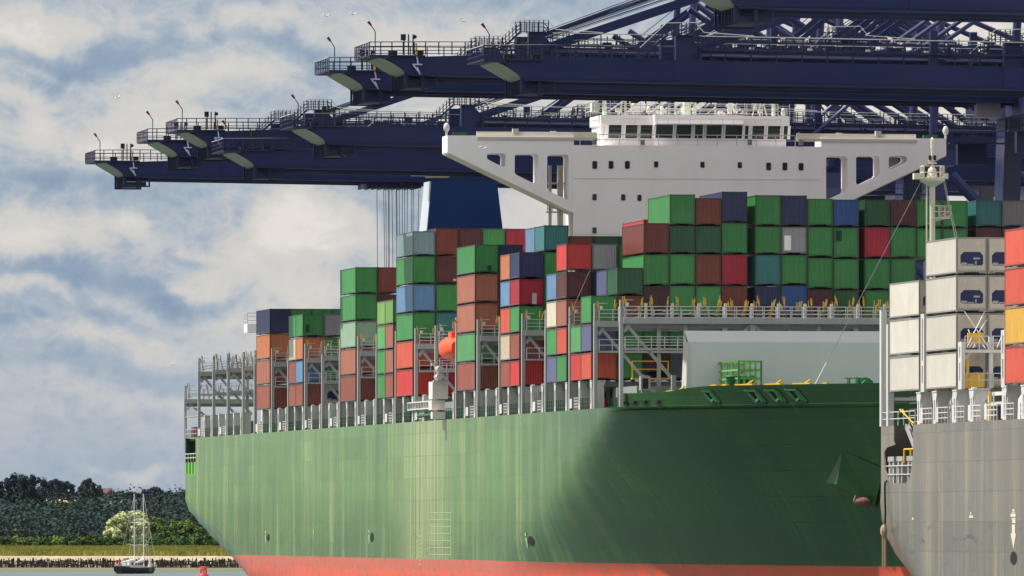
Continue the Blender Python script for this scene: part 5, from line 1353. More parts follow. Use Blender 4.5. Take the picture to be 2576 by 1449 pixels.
    # pylons, back stays and legs
    if full:
        mb = MB(); pr = .46
        for a_ in (near - 1.6, far + 1.6):
            mb.tube((VW + .6, a_, Z(VW) + gh - 1), (apx - .8, a_, zap + 2), pr, pr * .9, 14)
        part('pylon', mb, M['navyl_tube'], T, autos=45)
        mb = MB()
        for a_ in (near - 1.6, far + 1.6):
            mb.tube((apx, a_, zap + 1), (VL + 4, a_, Z(VL) + gh), .38, n=12); mb.tube((apx - 9, a_, zap - 4), (VL - 6, a_, Z(VL) + .5), .36, n=12); mb.tube((brk2 + 6, a_, Z(VW) + gh), (VW + .6, a_, zap - 8), .22, n=8); mb.tube((VW + 1, a_, zap - 5), (VL - 10, a_, zap - 12.5), .28, n=10)
        mb.tube((VW + .6, near - 1.6, zap - 6), (VW + .6, far + 1.6, zap - 6), .3, n=10)
        part('back_stay', mb, M['navyl_tube'], T, autos=45)
        st_ = MB()
        for fl_ in range(3):
            z0 = Z(VW) + gh + 1.5 + fl_ * 3.6; dirn = 1 if fl_ % 2 else -1
            for k in range(12): st_.box(VW + 3.0 + dirn * (k * .22 - 1.3), VW + 3.3 + dirn * (k * .22 - 1.3), near + .4, near + 1.2, z0 + k * .3, z0 + k * .3 + .05)
            st_.bar((VW + 3.0 - dirn * 1.3, near + .35, z0), (VW + 3.1 + dirn * 1.3, near + .35, z0 + 3.5), .07, .2)
            st_.box(VW + 1.2, VW + 5, near + .2, near + 1.4, z0 + 3.5, z0 + 3.6)
            st_.rail([(VW + 1.2, near + .2, z0 + 3.6), (VW + 5, near + .2, z0 + 3.6)], 1.1, .8, .03, 1)
        part('stairway', st_, M['navyl'], T)
        zl = Z(VW) - 1.4
        for vv in (VW, VL):
            for a_ in (near - 8, far + 8):
                mb = MB(); b0, b1 = QUAY_Z + 2, zl
                k0, k1 = .7, .95
                a_t = a_ + (5.2 if a_ < near else -5.2)
                mb.add([(vv - k0, a_ - 1.9, b0), (vv + k0, a_ - 1.9, b0), (vv + k0, a_ + 1.9, b0), (vv - k0, a_ + 1.9, b0), (vv - k1 + .6, a_t - 2.2, b1), (vv + k1 + .6, a_t - 2.2, b1), (vv + k1 + .6, a_t + 2.2, b1), (vv - k1 + .6, a_t + 2.2, b1)],
                       [(0,3,2,1),(4,5,6,7),(0,1,5,4),(1,2,6,5),(2,3,7,6),(3,0,4,7)])
                mb.box(vv - 1.4, vv + 1.4, a_ - 4, a_ + 4, QUAY_Z + .9, QUAY_Z + 2)
                for k in range(4): mb.tube((vv - .4, a_ - 3 + 2 * k, QUAY_Z + .55), (vv + .4, a_ - 3 + 2 * k, QUAY_Z + .55), .5, n=10)
                part('leg', mb, M['legnavy'], T)
        mb = MB()
        for vv in (VW, VL): mb.box(vv - 1.1, vv + 2.4, near - 5, far + 5, zl + .003, zl + 1.7); mb.box(vv - .8, vv + .8, near - 8, far + 8, QUAY_Z + 14, QUAY_Z + 16)
        for a_ in (near - 8, far + 8): mb.tube((VW + 1, a_, QUAY_Z + 15), (VL - 1, a_, QUAY_Z + 15), .6, n=10)
        for a_ in (near - 5, far + 5): mb.tube((VW + 2, a_, zl - 1), (VL - 2, a_, QUAY_Z + 17), .6, n=10); mb.tube((VW + 2, a_, QUAY_Z + 24), (VL - 2, a_, zl - 6), .5, n=10)
        part('portal_beam', mb, M['navyl_tube'], T)
        mb = MB(); mb.box(VL - 2, VL + 14, near - .5, far + .5, Z(VL) + gh + .1, Z(VL) + gh + 6); part('machinery_house', mb, M['navyl'], T)
        mb = MB(); mb.box(VW - 5.0, VW - 2.6, near + .6, near + 2.2, Z(VW) - 1.6, Z(VW) - .2); part('hinge_house', mb, paint(f'weathered_lilac_steel_{n}', (.33, .30, .36), .5), T)
        rb = MB(); rb.rail([(VW - 9, near - 5.2, zl - 3), (VW + 4, near - 5.2, zl - 3)], 1.1, 1.2, .035, 1); rb.rail([(VW - 5, near - 4.4, zl + 2.4), (VW + 5, near - 4.4, zl + 2.4)], 1.1, .9, .035, 1); rb.box(VW - 9, VW + 4, near - 5.2, near - 4.2, zl - 3.15, zl - 3); rb.box(VW - 5, VW + 5, near - 4.4, near - 3.6, zl + 2.25, zl + 2.4)
        rb.box(VW - 8, VW - 5, near - 4.2, near - 3, zl - 5.2, zl - 3.16)
        part('access_platform', rb, M['navyl'], T)
    if trolley:
        x0, x1 = trolley; v0_, v1_ = v_at(x0, near), v_at(x1, near)
        mb = MB(); zt_ = Z(v0_)
        mb.box(v0_, v1_, near + .6, far - .6, zt_ - .55, zt_ - .3)
        for k in range(9): vv = v0_ + (v1_ - v0_) * k / 8; mb.box(vv - .12, vv + .12, near + .2, far - .2, zt_ - .9, zt_ - .2)
        mb.rail([(v0_, near + .1, zt_ - 1.0), (v1_, near + .1, zt_ - 1.0)], .8, .5, .04, 1)
        TR = part('trolley', mb, M['navyl'], T)
        rp = MB()
        for x, x2 in ((948, 951), (965, 970), (970, 974), (977, 977), (979, 980), (986, 990), (996, 1000), (998, 1002), (1004, 1006), (1012, 1012), (1018, 1018), (1025, 1022), (1036, 1034), (1040, 1037), (1054, 1046)):
            va, vb_ = v_at(x, near + 4), v_at(x2, near + 4); rp.bar((va, near + 4, zt_ - .5), (vb_, near + 4, 34), .07)
        part('hoist_rope', rp, M['rodgrey'], TR)
        sp_ = MB(); sp_.box(v_at(950, near), v_at(1045, near), near + 1, near + 7.5, 33.2, 34); part('spreader', sp_, M['yellow'], TR)
        cb = MB(); vc = v1_ - .8; cb.box(vc, vc + 3.6, near - 1.4, near + .9, zt_ - .45 + .5, zt_ + .9) if False else None
    return T, a0, zb
M['navyl_tube'] = paint('crane_tube_blue', (.026, .032, .10), .32, scale=.15)
M['legnavy'] = paint('crane_leg_gloss_navy', (.008, .016, .070), .22, spec=.6, dirt=.1)
VA, VB = -16.5, -13.0
crane(1, 215, 442.6, 318, VA, 'navy crane whose boom tip reaches farthest out to sea, hoist ropes hanging below', 'A', trolley=(926, 1058))
crane(2, 345, 392, 452, VA, 'navy crane with dark lamp pole, second boom tip from the open water', 'A')
crane(3, 418, 368, 525, VA, 'navy crane with dark lamp pole, third boom tip from the open water', 'A')
crane(4, 533, 419.5, 650, VB, 'navy crane with pale rails and red lamp, its boom low above the farthest crane', 'B')
crane(5, 705, 361, 829, VB, 'navy crane whose boom runs behind the white bridge of the green ship', 'B')
crane(6, 793, 223.5, 925, VA, 'navy crane with red lamp, boom passing just above the white wheelhouse', 'A')
crane(7, 893, 187, 1027, VA, 'navy crane with red lamp and yellow arm, highest boom tip against the open sky', 'A')
crane(8, 1175, 199.7, 1321, VB, 'navy crane whose long boom crosses above the container wall, pale top rails', 'B')
crane(9, 1688, 18, 1875, VB, 'navy crane nearest of all, only the underside of its boom showing at the top', 'B')
# ---------------------------------------------------------------- water
mb = MB(); mb.add([(-9000, -300, 0), (9000, -300, 0), (9000, 9000, 0), (-9000, 9000, 0)], [(0, 1, 2, 3)])
m, t, b = mat_new('estuary_water')
oc = t.new('ShaderNodeTexCoord').outputs['Object']
n1 = t.noise(t.mapping(oc, (.5, .16, 1)), 1.0, 5, .6); n2 = t.noise(t.mapping(oc, (.05, .015, 1)), 1.0, 3, .5)
c = t.mix(t.ramp(n2, [(.35, 0.0), (.65, 1.0)]), (.05, .085, .07), (.07, .11, .09)); c = t.mix(t.math('MULTIPLY', t.ramp(n1, [(.4, 0.0), (.7, 1.0)]), .5), c, (.04, .065, .055))
t.l.new(c, b.inputs['Base Color']); b.inputs['Roughness'].default_value = .3; b.inputs['Specular IOR Level'].default_value = .3
bp = t.new('ShaderNodeBump', inp={'Strength': .9, 'Distance': .35, 'Height': n1}); t.l.new(bp.outputs[0], b.inputs['Normal'])
solid('water', mb, m, 'W', kind='structure')
mb = MB(); mb.add([(-12000, -600, -6), (12000, -600, -6), (12000, 12000, -6), (-12000, 12000, -6)], [(0, 1, 2, 3)])
solid('seabed_ground', mb, paint('seabed_mud', (.1, .09, .07)), 'W', kind='structure')

# ---------------------------------------------------------------- far shore
HT = [(1940, -1.6), (1978, 0.02), (2003, .45), (2018, 1.4), (2030, 2.6), (2038, 3.1), (2055, 3.9), (2150, 5.6), (2250, 8.0), (2350, 10.5), (2800, 14.5), (3300, 18.2), (4200, 22.2), (5200, 24), (9000, 24)]
def terr(X, Y):
    z = interp(Y, HT)
    return z + (math.sin(X * .021 + Y * .004) * .35 + math.sin(X * .007 + 1.3) * .9) * min(1, max(0, (Y - 2100) / 900)) - max(0, (X + 60) * .03) * min(1, max(0, (Y - 2600) / 1200))
mb = MB(); xs = [-4200 + 200 * i for i in range(17)] + [-900 + 60 * i for i in range(9)] + [-400 + 14 * i for i in range(40)] + [200, 400]; ys = [1940, 1960, 1978, 1990, 2003, 2010, 2018, 2024, 2030, 2034, 2038, 2046, 2055, 2080, 2150, 2200, 2250, 2300, 2350, 2500, 2650, 2800, 3000, 3300, 3700, 4200, 5200, 9000]
shr = lambda X: 6.0 * math.sin(X * .012) + 2.5 * math.sin(X * .05 + 1)
for Y_ in ys:
    for X_ in xs: mb.v.append((X_, Y_ + (shr(X_) if Y_ < 2100 else 0), terr(X_, Y_)))
for j in range(len(ys) - 1):
    for i in range(len(xs) - 1): k = j * len(xs) + i; mb.f.append((k, k + 1, k + len(xs) + 1, k + len(xs)))
m, t, b = mat_new('shore_ground')
geo = t.new('ShaderNodeNewGeometry').outputs['Position']; sp_ = t.new('ShaderNodeSeparateXYZ', inp={0: geo}).outputs
n1 = t.noise(t.mapping(geo, (.05, .3, 1)), 1.0, 5, .65); n2 = t.noise(t.mapping(geo, (.25, .25, .5)), 1.0, 5, .6)
zz = t.math('ADD', sp_[2], t.math('MULTIPLY', t.math('SUBTRACT', n1, .5), 1.3))
h = t.new('ShaderNodeMapRange', inp={0: zz, 1: 0.0, 2: 30.0}).outputs[0]
c = t.ramp(h, [(0.0, (.085, .085, .045)), (.022, (.12, .115, .055)), (.055, (.26, .21, .14)), (.095, (.36, .29, .20)), (.105, (.16, .19, .05)), (.2, (.10, .135, .04)), (.5, (.06, .10, .04)), (.8, (.055, .09, .045))])
c = t.mix(t.math('MULTIPLY', t.ramp(n2, [(.4, 0.0), (.65, 1.0)]), .5), c, (.05, .06, .025))
t.l.new(c, b.inputs['Base Color']); b.inputs['Roughness'].default_value = .9
solid('shore_ground', mb, m, 'W', kind='structure', smooth=True, recalc=False)
# fields on the hillside
def patch_field(name, x0, x1, Y0, Y1, mat):
    mb = MB(); n = 10
    for j in range(4):
        Y_ = Y0 + (Y1 - Y0) * j / 3
        for i in range(n + 1):
            X_ = ((x0 + (x1 - x0) * i / n) - XC) / F * Y_; mb.v.append((X_, Y_, terr(X_, Y_) + .25))
    for j in range(3):
        for i in range(n): k = j * (n + 1) + i; mb.f.append((k, k+1, k+n+2, k+n+1))
    solid(name, mb, mat, 'W', kind='structure', recalc=False)
patch_field('stubble_field_ground', 112, 192, 2950, 3450, paint('dry_stubble', (.46, .33, .17), .9, scale=.05, streak=False))
patch_field('pasture_ground', 268, 345, 2650, 3000, paint('pasture_green', (.12, .19, .06), .9, scale=.05, streak=False))
patch_field('pasture_ground', 415, 460, 2900, 3300, paint('pasture_green_far', (.12, .19, .06), .9, scale=.05, streak=False))

# leaf clusters
def leaf_mat(name, c1, c2):
    m, t, b = mat_new(name)
    gi = t.new('ShaderNodeNewGeometry').outputs['Random Per Island']; oc = t.new('ShaderNodeTexCoord').outputs['Object']
    nn = t.noise(oc, .45, 4, .6)
    big = t.noise(t.new('ShaderNodeNewGeometry').outputs['Position'], .07, 3, .6)
    c = t.mix(t.ramp(t.math('ADD', t.math('MULTIPLY', gi, .35), t.math('ADD', t.math('MULTIPLY', nn, .45), t.math('MULTIPLY', big, .6))), [(.45, 0.0), (.95, 1.0)]), c1, tuple(x * 1.35 for x in c2))
    t.l.new(c, b.inputs['Base Color']); b.inputs['Roughness'].default_value = .75; b.inputs['Specular IOR Level'].default_value = .05
    return m
LM = {'dark': leaf_mat('haze_tinted_dark_foliage', (.011, .021, .024), (.024, .041, .036)), 'mid': leaf_mat('mid_green_foliage', (.018, .040, .014), (.050, .085, .024)),  # the dark leaves carry blue distance haze in their colour
      'bright': leaf_mat('bright_green_foliage', (.028, .060, .012), (.095, .140, .028)), 'pale': leaf_mat('pale_willow_foliage', (.17, .20, .09), (.40, .43, .22)),
      'blue': leaf_mat('haze_tinted_foliage', (.009, .016, .024), (.017, .029, .036)), 'grass': leaf_mat('marsh_grass', (.13, .16, .03), (.33, .31, .07))}  # the blue leaves have distance haze painted into the colour
BARK = paint('tree_bark', (.06, .045, .03), .9)
def leaf(mb, c, s, rnd, up=.3, nrm=Vector((0, 0, 0))):
    n = (Vector((rnd.gauss(0, .42), rnd.gauss(0, .42), rnd.gauss(0, .42) + up)) + nrm).normalized(); u = n.orthogonal().normalized(); v = n.cross(u)
    a = rnd.uniform(0, 6.28); u, v = u * math.cos(a) + v * math.sin(a), v * math.cos(a) - u * math.sin(a)
    c = Vector(c); s1 = s * rnd.uniform(.6, 1.2); s2 = s * rnd.uniform(.4, .9)
    mb.add([c - u * s1, c - v * s2, c + u * s1, c + v * s2], [(0, 1, 2, 3)])
def lump(mb, c, r, n, s, rnd, flat=.8):
    for _ in range(n):
        e = Vector((rnd.gauss(0, 1), rnd.gauss(0, 1), rnd.gauss(0, 1))).normalized(); d = e * r * rnd.uniform(.55, 1.08) ; d.z *= flat
        leaf(mb, Vector(c) + d, s, rnd, nrm=e)
def crown(kind, w, h, seed, s=.42, dens=1.0):
    rnd = random.Random(seed); mb = MB(); R_ = w / 2
    if kind == 'poplar':
        n = int(34 * dens)
        for k in range(n):
            t_ = rnd.random(); rr = R_ * (math.sin(math.pi * min(1, (t_ * .80 + .16))) ** .6) * rnd.uniform(.1, .8); an = rnd.uniform(0, 6.28)
            lump(mb, (rr * math.cos(an), rr * math.sin(an), h * (.06 + .9 * t_)), R_ * .5, 50, s, rnd, 1.6)
    elif kind == 'willow':
        for k in range(int(46 * dens)):
            an = rnd.uniform(0, 6.28); el = rnd.uniform(-.4, 1.5); rr = R_ * .78 * math.cos(el) ** .7 if el < 1.5 else .1
            lump(mb, (rr * math.cos(an), rr * math.sin(an), h * .48 + h * .4 * math.sin(el)), R_ * rnd.uniform(.2, .32), 80, s, rnd, .85)
    else:
        for k in range(int(40 * dens)):
            an = rnd.uniform(0, 6.28); el = rnd.uniform(-1.35, 1.5); q_ = rnd.uniform(.55, .85)
            lump(mb, (R_ * q_ * math.cos(el) * math.cos(an), R_ * q_ * math.cos(el) * math.sin(an), h * .52 + h * .40 * math.sin(el) * q_ * 1.1), R_ * rnd.uniform(.22, .36), 62, s, rnd, .8)
    return mb
def trunk(h, r, seed, w):
    rnd = random.Random(seed); mb = MB(); mb.tube((0, 0, -.8), (0, 0, h * .35), r, r * .7); p = Vector((0, 0, h * .35)); mb.tube(p, (0, 0, h * .85), r * .7, r * .15)
    for k in range(6):
        an = rnd.uniform(0, 6.28); z = h * rnd.uniform(.25, .6); mb.tube((0, 0, z), (w * .33 * math.cos(an), w * .33 * math.sin(an), z + h * .22), r * .35, r * .1, 6)
    return mb
_tc = {}
def tree(x, ytop, w_px, Yd, kind, leafk, label, ybase=None, cat='tree', grp='trees on the far shore'):
    X = (x - XC) / F * Yd; zg = terr(X, Yd)
    zt = CAMH + (YH - ytop) * Yd / F; h = zt - zg; w = w_px * Yd / F
    T = thing({'poplar': 'poplar_tree', 'willow': 'willow_tree', 'round': 'broadleaf_tree', 'bush': 'bush'}[kind], label, cat, (X, Yd, zg), 'W', grp)
    og = Node(T.o, Vector((0, 0, 0))); sd = int(x * 3 + ytop); w *= 1.55 if kind == 'poplar' else 1.18
    part('crown', crown('round' if kind == 'bush' else kind, w, h, sd, s=.36 * Yd / 2300, dens=max(.7, min(2.2, w * h / 60))), LM[leafk], og, recalc=False)
    part('trunk', trunk(h, max(.18, w * .035), sd, w), BARK, og)
tree(2, 1214, 20, 2350, 'poplar', 'blue', 'dark narrow tree cut by the edge of the picture')
tree(17, 1206, 19, 2345, 'poplar', 'blue', 'slim dark poplar, first full one in the tall row')
tree(38, 1197, 25, 2350, 'poplar', 'blue', 'tallest dark poplar in the row, leaning top')
tree(57, 1195, 28, 2340, 'poplar', 'blue', 'wide dark poplar in the middle of the tall row')
tree(82, 1201, 22, 2350, 'poplar', 'blue', 'dark poplar standing before a small gap of sky')
tree(97, 1203, 14, 2360, 'poplar', 'blue', 'thin dark poplar beside the gap in the row')
tree(110, 1205, 24, 2340, 'poplar', 'blue', 'last dark poplar of the row beside the straw field')
tree(142, 1200, 42, 3000, 'round', 'blue', 'broad dark tree on the skyline above the straw field')
tree(170, 1207, 34, 3000, 'round', 'blue', 'lower dark tree at the end of the skyline clump')
tree(128, 1205, 26, 3010, 'round', 'blue', 'dark skyline tree close behind the last poplar')
tree(222, 1197, 56, 2400, 'round', 'dark', 'big dark green tree standing before the red house')
tree(249, 1212, 26, 2410, 'round', 'dark', 'shoulder tree growing against the big one by the red house')
tree(208, 1212, 30, 2390, 'round', 'dark', 'dark tree merging with the near side of the big one')
tree(388, 1224, 56, 2600, 'round', 'blue', 'round dark tree on the skyline behind the yacht masts')
tree(372, 1240, 40, 2590, 'round', 'blue', 'lower dark tree under the round skyline crown')
tree(410, 1243, 36, 2595, 'round', 'blue', 'dark tree at the ship side of the round crown')
tree(452, 1256, 40, 2500, 'round', 'blue', 'dark tree half hidden by the green stern')
tree(300, 1240, 40, 3300, 'bush', 'blue', 'low dark skyline bush just after the red house', cat='bush')
tree(328, 1240, 40, 3300, 'bush', 'blue', 'dark skyline bush between red house and masts', cat='bush')
tree(430, 1249, 44, 3400, 'bush', 'blue', 'low skyline bush near the green stern', cat='bush')
tree(296, 1297, 54, 2085, 'willow', 'pale', 'pale silvery willow, lower half, behind the yacht')
tree(331, 1285, 90, 2090, 'willow', 'pale', 'large pale silvery willow straight behind the yacht masts')
tree(284, 1326, 44, 2075, 'willow', 'pale', 'small pale shrub at the foot of the silvery willow')
tree(352, 1300, 48, 2082, 'willow', 'pale', 'lower pale willow close to the lush bright tree')
tree(402, 1297, 66, 2090, 'round', 'bright', 'lush bright green tree beside the silvery willow')
tree(440, 1301, 56, 2095, 'round', 'mid', 'green tree second along from the silvery willow')
tree(475, 1306, 60, 2090, 'round', 'bright', 'green tree touching the overhanging stern')
tree(508, 1325, 60, 2085, 'round', 'mid', 'green tree showing under the stern overhang')
tree(540, 1350, 60, 2080, 'round', 'mid', 'lowest green tree showing beneath the hull curve')
tree(420, 1335, 70, 2078, 'round', 'mid', 'dark leafy lower tree before the lush bright one')
tree(500, 1345, 66, 2076, 'round', 'mid', 'leafy lower tree close to the stern, on the grass')
for (x, yt, w_) in ((12, 1350, 60), (45, 1352, 50), (80, 1355, 56), (112, 1351, 56), (145, 1352, 52), (176, 1347, 52), (205, 1350, 50), (238, 1348, 50), (262, 1353, 40), (300, 1352, 46), (345, 1356, 60), (382, 1350, 50), (450, 1352, 60)):
    tree(x, yt, w_ * 1.1, 2068, 'bush', 'bright' if x % 2 else 'mid', 'green bush in the hedge above the marsh grass, ' + {12: 'at the picture edge', 45: 'second from the edge', 80: 'third from the edge', 112: 'fourth from the edge', 145: 'fifth from the edge', 176: 'sixth from the edge', 205: 'seventh from the edge', 238: 'just before the willow', 262: 'touching the willow foot', 300: 'under the willow', 345: 'behind the masts', 382: 'past the masts', 450: 'nearest the stern'}[x], cat='bush', grp='bushes of the shore hedge')
# dense wood between hedge and skyline trees
rnd = random.Random(5); mb = MB()
for k in range(560):
    Yd = rnd.uniform(2110, 2420); x = rnd.uniform(-40, 560); X = (x - XC) / F * Yd; r = rnd.choice((1.4, 2.0, 2.8, 3.8))
    if Yd > 2330 and rnd.random() < .4: continue
    lump(mb, (X, Yd, terr(X, Yd) + r * rnd.uniform(.6, 1.5)), r, 60, .45, rnd, .8)
solid('woodland', mb, LM['dark'], 'W', kind='stuff', label='dark scrubby woodland filling the slope behind the hedge', cat='woodland', recalc=False)
mb = MB()
for k in range(420):
    Yd = rnd.uniform(2500, 3900); x = rnd.uniform(-40, 520); X = (x - XC) / F * Yd; r = rnd.uniform(1.5, 2.6)
    if 105 < x < 200 and 2700 < Yd < 3500: continue
    if 255 < x < 350 and 2600 < Yd < 3100: continue
    lump(mb, (X, Yd, terr(X, Yd) + r * .4), r, 26, .7, rnd, .6)
solid('hedgerow', mb, LM['blue'], 'W', kind='stuff', label='dark hedgerows and scrub along the far hillside', cat='hedgerow', recalc=False)
mb = MB()                                                        # shoreline wood up-river, outside the frame, mirrored in the ship sides
for k in range(520):
    X = rnd.uniform(-1500, -120); Yd = rnd.uniform(2090, 2300); r = rnd.uniform(4, 7)
    if X > -115: continue
    lump(mb, (X, Yd, terr(X, Yd) + r * rnd.uniform(.5, 1.4)), r, 22, 1.3, rnd, .8)
solid('woodland', mb, LM['dark'], 'W', kind='stuff', label='distant shoreline woodland beyond the open water', cat='woodland', recalc=False)
# marsh grass
mb = MB()
for k in range(15000):
    x = rnd.uniform(-20, 640); Yd = rnd.uniform(2035, 2066); X = (x - XC) / F * Yd; Yr = Yd + shr(X); z = terr(X, Yd)
    h = rnd.uniform(.4, 1.1); w_ = rnd.uniform(.15, .4); lx = rnd.uniform(-.25, .25)
    mb.add([(X - w_, Yr, z - .1), (X + w_, Yr + .1, z - .1), (X + w_ * .4 + lx, Yr, z + h), (X - w_ * .4 + lx, Yr, z + h)], [(0, 1, 2, 3)])
sc_ = MB()
for k in range(150):
    x = rnd.uniform(-20, 640); Yd = rnd.uniform(2036, 2064); X = (x - XC) / F * Yd; r = rnd.uniform(.35, .9); lump(sc_, (X, Yd + shr(X), terr(X, Yd) + r * .5), r, 26, .25, rnd, .7)
solid('low_scrub', sc_, LM['mid'], 'W', kind='stuff', label='small dark scrub scattered in the marsh grass', cat='scrub', recalc=False)
solid('marsh_grass', mb, LM['grass'], 'W', kind='stuff', label='yellow green marsh grass on the bank', cat='grass', recalc=False)
# timber piles
pl_mat = paint('wet_timber_pile', (.035, .028, .022), .8, scale=3)
RVT = thing('timber_revetment', 'two ragged rows of dark wooden piles along the muddy beach', 'revetment', (-95, 2012, .5), 'W')
for row, (Yd, h0) in enumerate(((2006, 1.0), (2016, 1.1))):
    mb = MB(); x = -20
    while x < 640:
        X = (x - XC) / F * Yd; Yr = Yd + shr(X); z = terr(X, Yd)
        if rnd.random() < .9: hh_ = h0 * rnd.uniform(.55, 1.25); mb.bar((X, Yr, z - .5), (X + rnd.uniform(-.15, .15), Yr + rnd.uniform(-.2, .2), z + hh_), rnd.uniform(.12, .3))
        if rnd.random() < .35: mb.bar((X, Yr, z + rnd.uniform(.3, .8)), (X + rnd.uniform(.8, 2.2), Yr, z + rnd.uniform(.3, .8)), .16)
        x += rnd.uniform(1.4, 3.4)
    part('pile_row', mb, pl_mat, RVT)
# red house on the hill and a red brick wall lower down
Yh_ = 4000; X0 = (262 - XC) / F * Yh_; X1 = (289 - XC) / F * Yh_; zb_ = CAMH + (YH - 1248) * Yh_ / F - .2; ze = CAMH + (YH - 1240) * Yh_ / F; za = CAMH + (YH - 1228) * Yh_ / F; Xm = (279 - XC) / F * Yh_
HS = thing('farm_house', 'small red brick farmhouse with pale gable edge on the skyline', 'house', ((X0 + X1) / 2, Yh_, zb_), 'W')
mb = MB(); mb.plate([[(Xm - 1.7, zb_ - 2), (X1, zb_ - 2), (X1, ze), (Xm, za), (Xm - 1.7, ze + .4)]], Yh_, Yh_ + 7); mb.box(X0 - 2, Xm - 1.7, Yh_ + .5, Yh_ + 6.8, zb_ - 2, ze); part('wall', mb, paint('red_brick', (.30, .06, .05), .8), HS)
mb = MB(); mb.add([(X0 - 2.2, Yh_ + .2, ze), (Xm - 1.7, Yh_ + .2, ze), (Xm, Yh_ + 3.2, za), (X0 - 1, Yh_ + 3.2, za)], [(0, 1, 2, 3)]); mb.bar((Xm - 1.8, Yh_ - .1, ze + .3), (Xm, Yh_ - .1, za), .3); mb.bar((Xm, Yh_ - .1, za + .1), (X1 + .2, Yh_ - .1, ze), .3, .3); part('roof', mb, paint('slate_red_roof', (.10, .05, .06), .7), HS)
mb = MB(); mb.bar((Xm - 1.7, Yh_ - .3, ze + .2), (Xm, Yh_ - .3, za - .12), .22); mb.bar((Xm, Yh_ - .3, za - .1), (X1, Yh_ - .3, ze - .15), .22); part('gable_trim', mb, M['lgrey'], HS)
Yb = 2480; mb = MB(); X0 = (420 - XC) / F * Yb; X1 = (441 - XC) / F * Yb; z0 = terr(X0, Yb) - .5; mb.box(X0, X1, Yb, Yb + 4, z0, CAMH + (YH - 1279) * Yb / F)
mb.box(X0 - .2, X1 + .2, Yb - .15, Yb + 4.2, CAMH + (YH - 1279) * Yb / F, CAMH + (YH - 1277.5) * Yb / F)
solid('brick_barn', mb, paint('barn_brick', (.28, .085, .06), .85), 'W', (X0, Yb, z0), label='reddish brick barn end between dark trees near the stern', cat='barn')
PL = thing('power_line', 'thin overhead wires crossing the hilltop toward the stern', 'power line', (-160, 3300, 17), 'W')
mb = MB()
for k, (ya, yb_) in enumerate(((1232, 1236), (1239, 1248))):
    pts = [wpt(289 + 175 * i / 12, ya + (yb_ - ya) * i / 12 + 5 * math.sin(math.pi * i / 12), 3300) for i in range(13)]; mb.path(pts, .07, 4)
part('wire', mb, M['steel'], PL)
mb = MB(); 
for x in (286, 466): p = wpt(x, 1232, 3300); mb.bar((p[0], p[1], terr(p[0], 3300) - 1), p, .3)
part('pole', mb, BARK, PL)

# ---------------------------------------------------------------- yacht
Yy = F * CAMH / (1443 - YH); xy = (343 - XC) / F * Yy
YA = thing('sailing_yacht', 'dark hulled two masted yacht with furled white sails at anchor', 'yacht', (xy, Yy, 0), 'W', rz=R(-38))
og = Node(YA.o, Vector((0, 0, 0)))
mb = MB(); secs = []; L_ = 10.6
for k in range(15):
    t_ = k / 14; y = -L_ / 2 + L_ * t_; bw = 1.75 * (1 - abs(2 * t_ - .85) ** 2.6 * (.62 if t_ < .43 else 1.0)) ; bw = max(.04, bw); sh = 1.12 + .30 * (2 * t_ - .9) ** 2
    rake = .5 * (t_ - .5)
    secs.append([(-bw, y + rake, sh), (-bw * .98, y + rake * .6, .6), (-bw * .72, y * .93, 0.0), (0, y * .86, -.6), (bw * .72, y * .93, 0.0), (bw * .98, y + rake * .6, .6), (bw, y + rake, sh)])
for s_ in secs: mb.v += s_
for k in range(14):
    for j in range(6): mb.f.append((k*7+j, k*7+j+1, (k+1)*7+j+1, (k+1)*7+j))
    mb.f.append((k*7, k*7+6, (k+1)*7+6, (k+1)*7)[::-1])
mb.f.append(tuple(range(7))); mb.f.append(tuple(range(98, 105)))
def rot_y(mb_):   # bow points to local +y; keep
    return mb_
part('hull', mb, paint('yacht_black_hull', (.015, .018, .03), .2), og, autos=50)
mb = MB(); mb.box(-.8, .8, -2.6, 1.2, 1.1, 1.62); mb.box(-.6, .6, 1.2, 2.6, 1.1, 1.4); mb.add([(-1.0, -3.4, 1.2), (1.0, -3.4, 1.2), (.9, -2.2, 1.2), (-.9, -2.2, 1.2), (-.8, -3.1, 2.2), (.8, -3.1, 2.2), (.7, -2.3, 2.2), (-.7, -2.3, 2.2)], [(0,3,2,1),(4,5,6,7),(0,1,5,4),(1,2,6,5),(2,3,7,6),(3,0,4,7)])
part('cabin', mb, M['lgrey'], og)
ms = MB(); rig = MB(); YM = [-.55, 2.2]
zt_ = CAMH + (YH - 1242) * Yy / F
for y_ in YM:
    ms.tube((0, y_, 1.2), (0, y_ - .1, zt_), .10, .07)
    for zf_ in (CAMH + (YH - 1315) * Yy / F, CAMH + (YH - 1371.7) * Yy / F): ms.bar((-1.15, y_, zf_ + .12), (0, y_, zf_), .06); ms.bar((1.15, y_, zf_ + .12), (0, y_, zf_), .06)
    for sx_ in (-1, 1):
        zf_ = CAMH + (YH - 1315) * Yy / F; z2 = CAMH + (YH - 1371.7) * Yy / F
        rig.path([(0, y_, zt_ - .2), (sx_ * 1.15, y_, zf_ + .12), (sx_ * 1.15, y_, z2 + .12), (sx_ * 1.5, y_ - .2, 1.2)], .025, 4)
        for e_ in (-.5, .4): rig.path([(0, y_, zf_), (sx_ * 1.45, y_ + e_, 1.2)], .02, 4)
rig.path([(0, 2.15, zt_ - .3), (0, 5.9, 1.5)], .04, 5); rig.path([(0, -.6, zt_ - .2), (0, -5.3, 1.4)], .025, 4); rig.path([(0, 2.1, zt_ - .2), (0, -.6, 7)], .02, 4); rig.path([(0, 2.1, 5), (0, 4.6, 7.2)], .03, 4)
part('mast', ms, paint('silver_spar', (.62, .64, .68), .35), og); part('rigging', rig, M['lgrey'], og)
mb = MB()
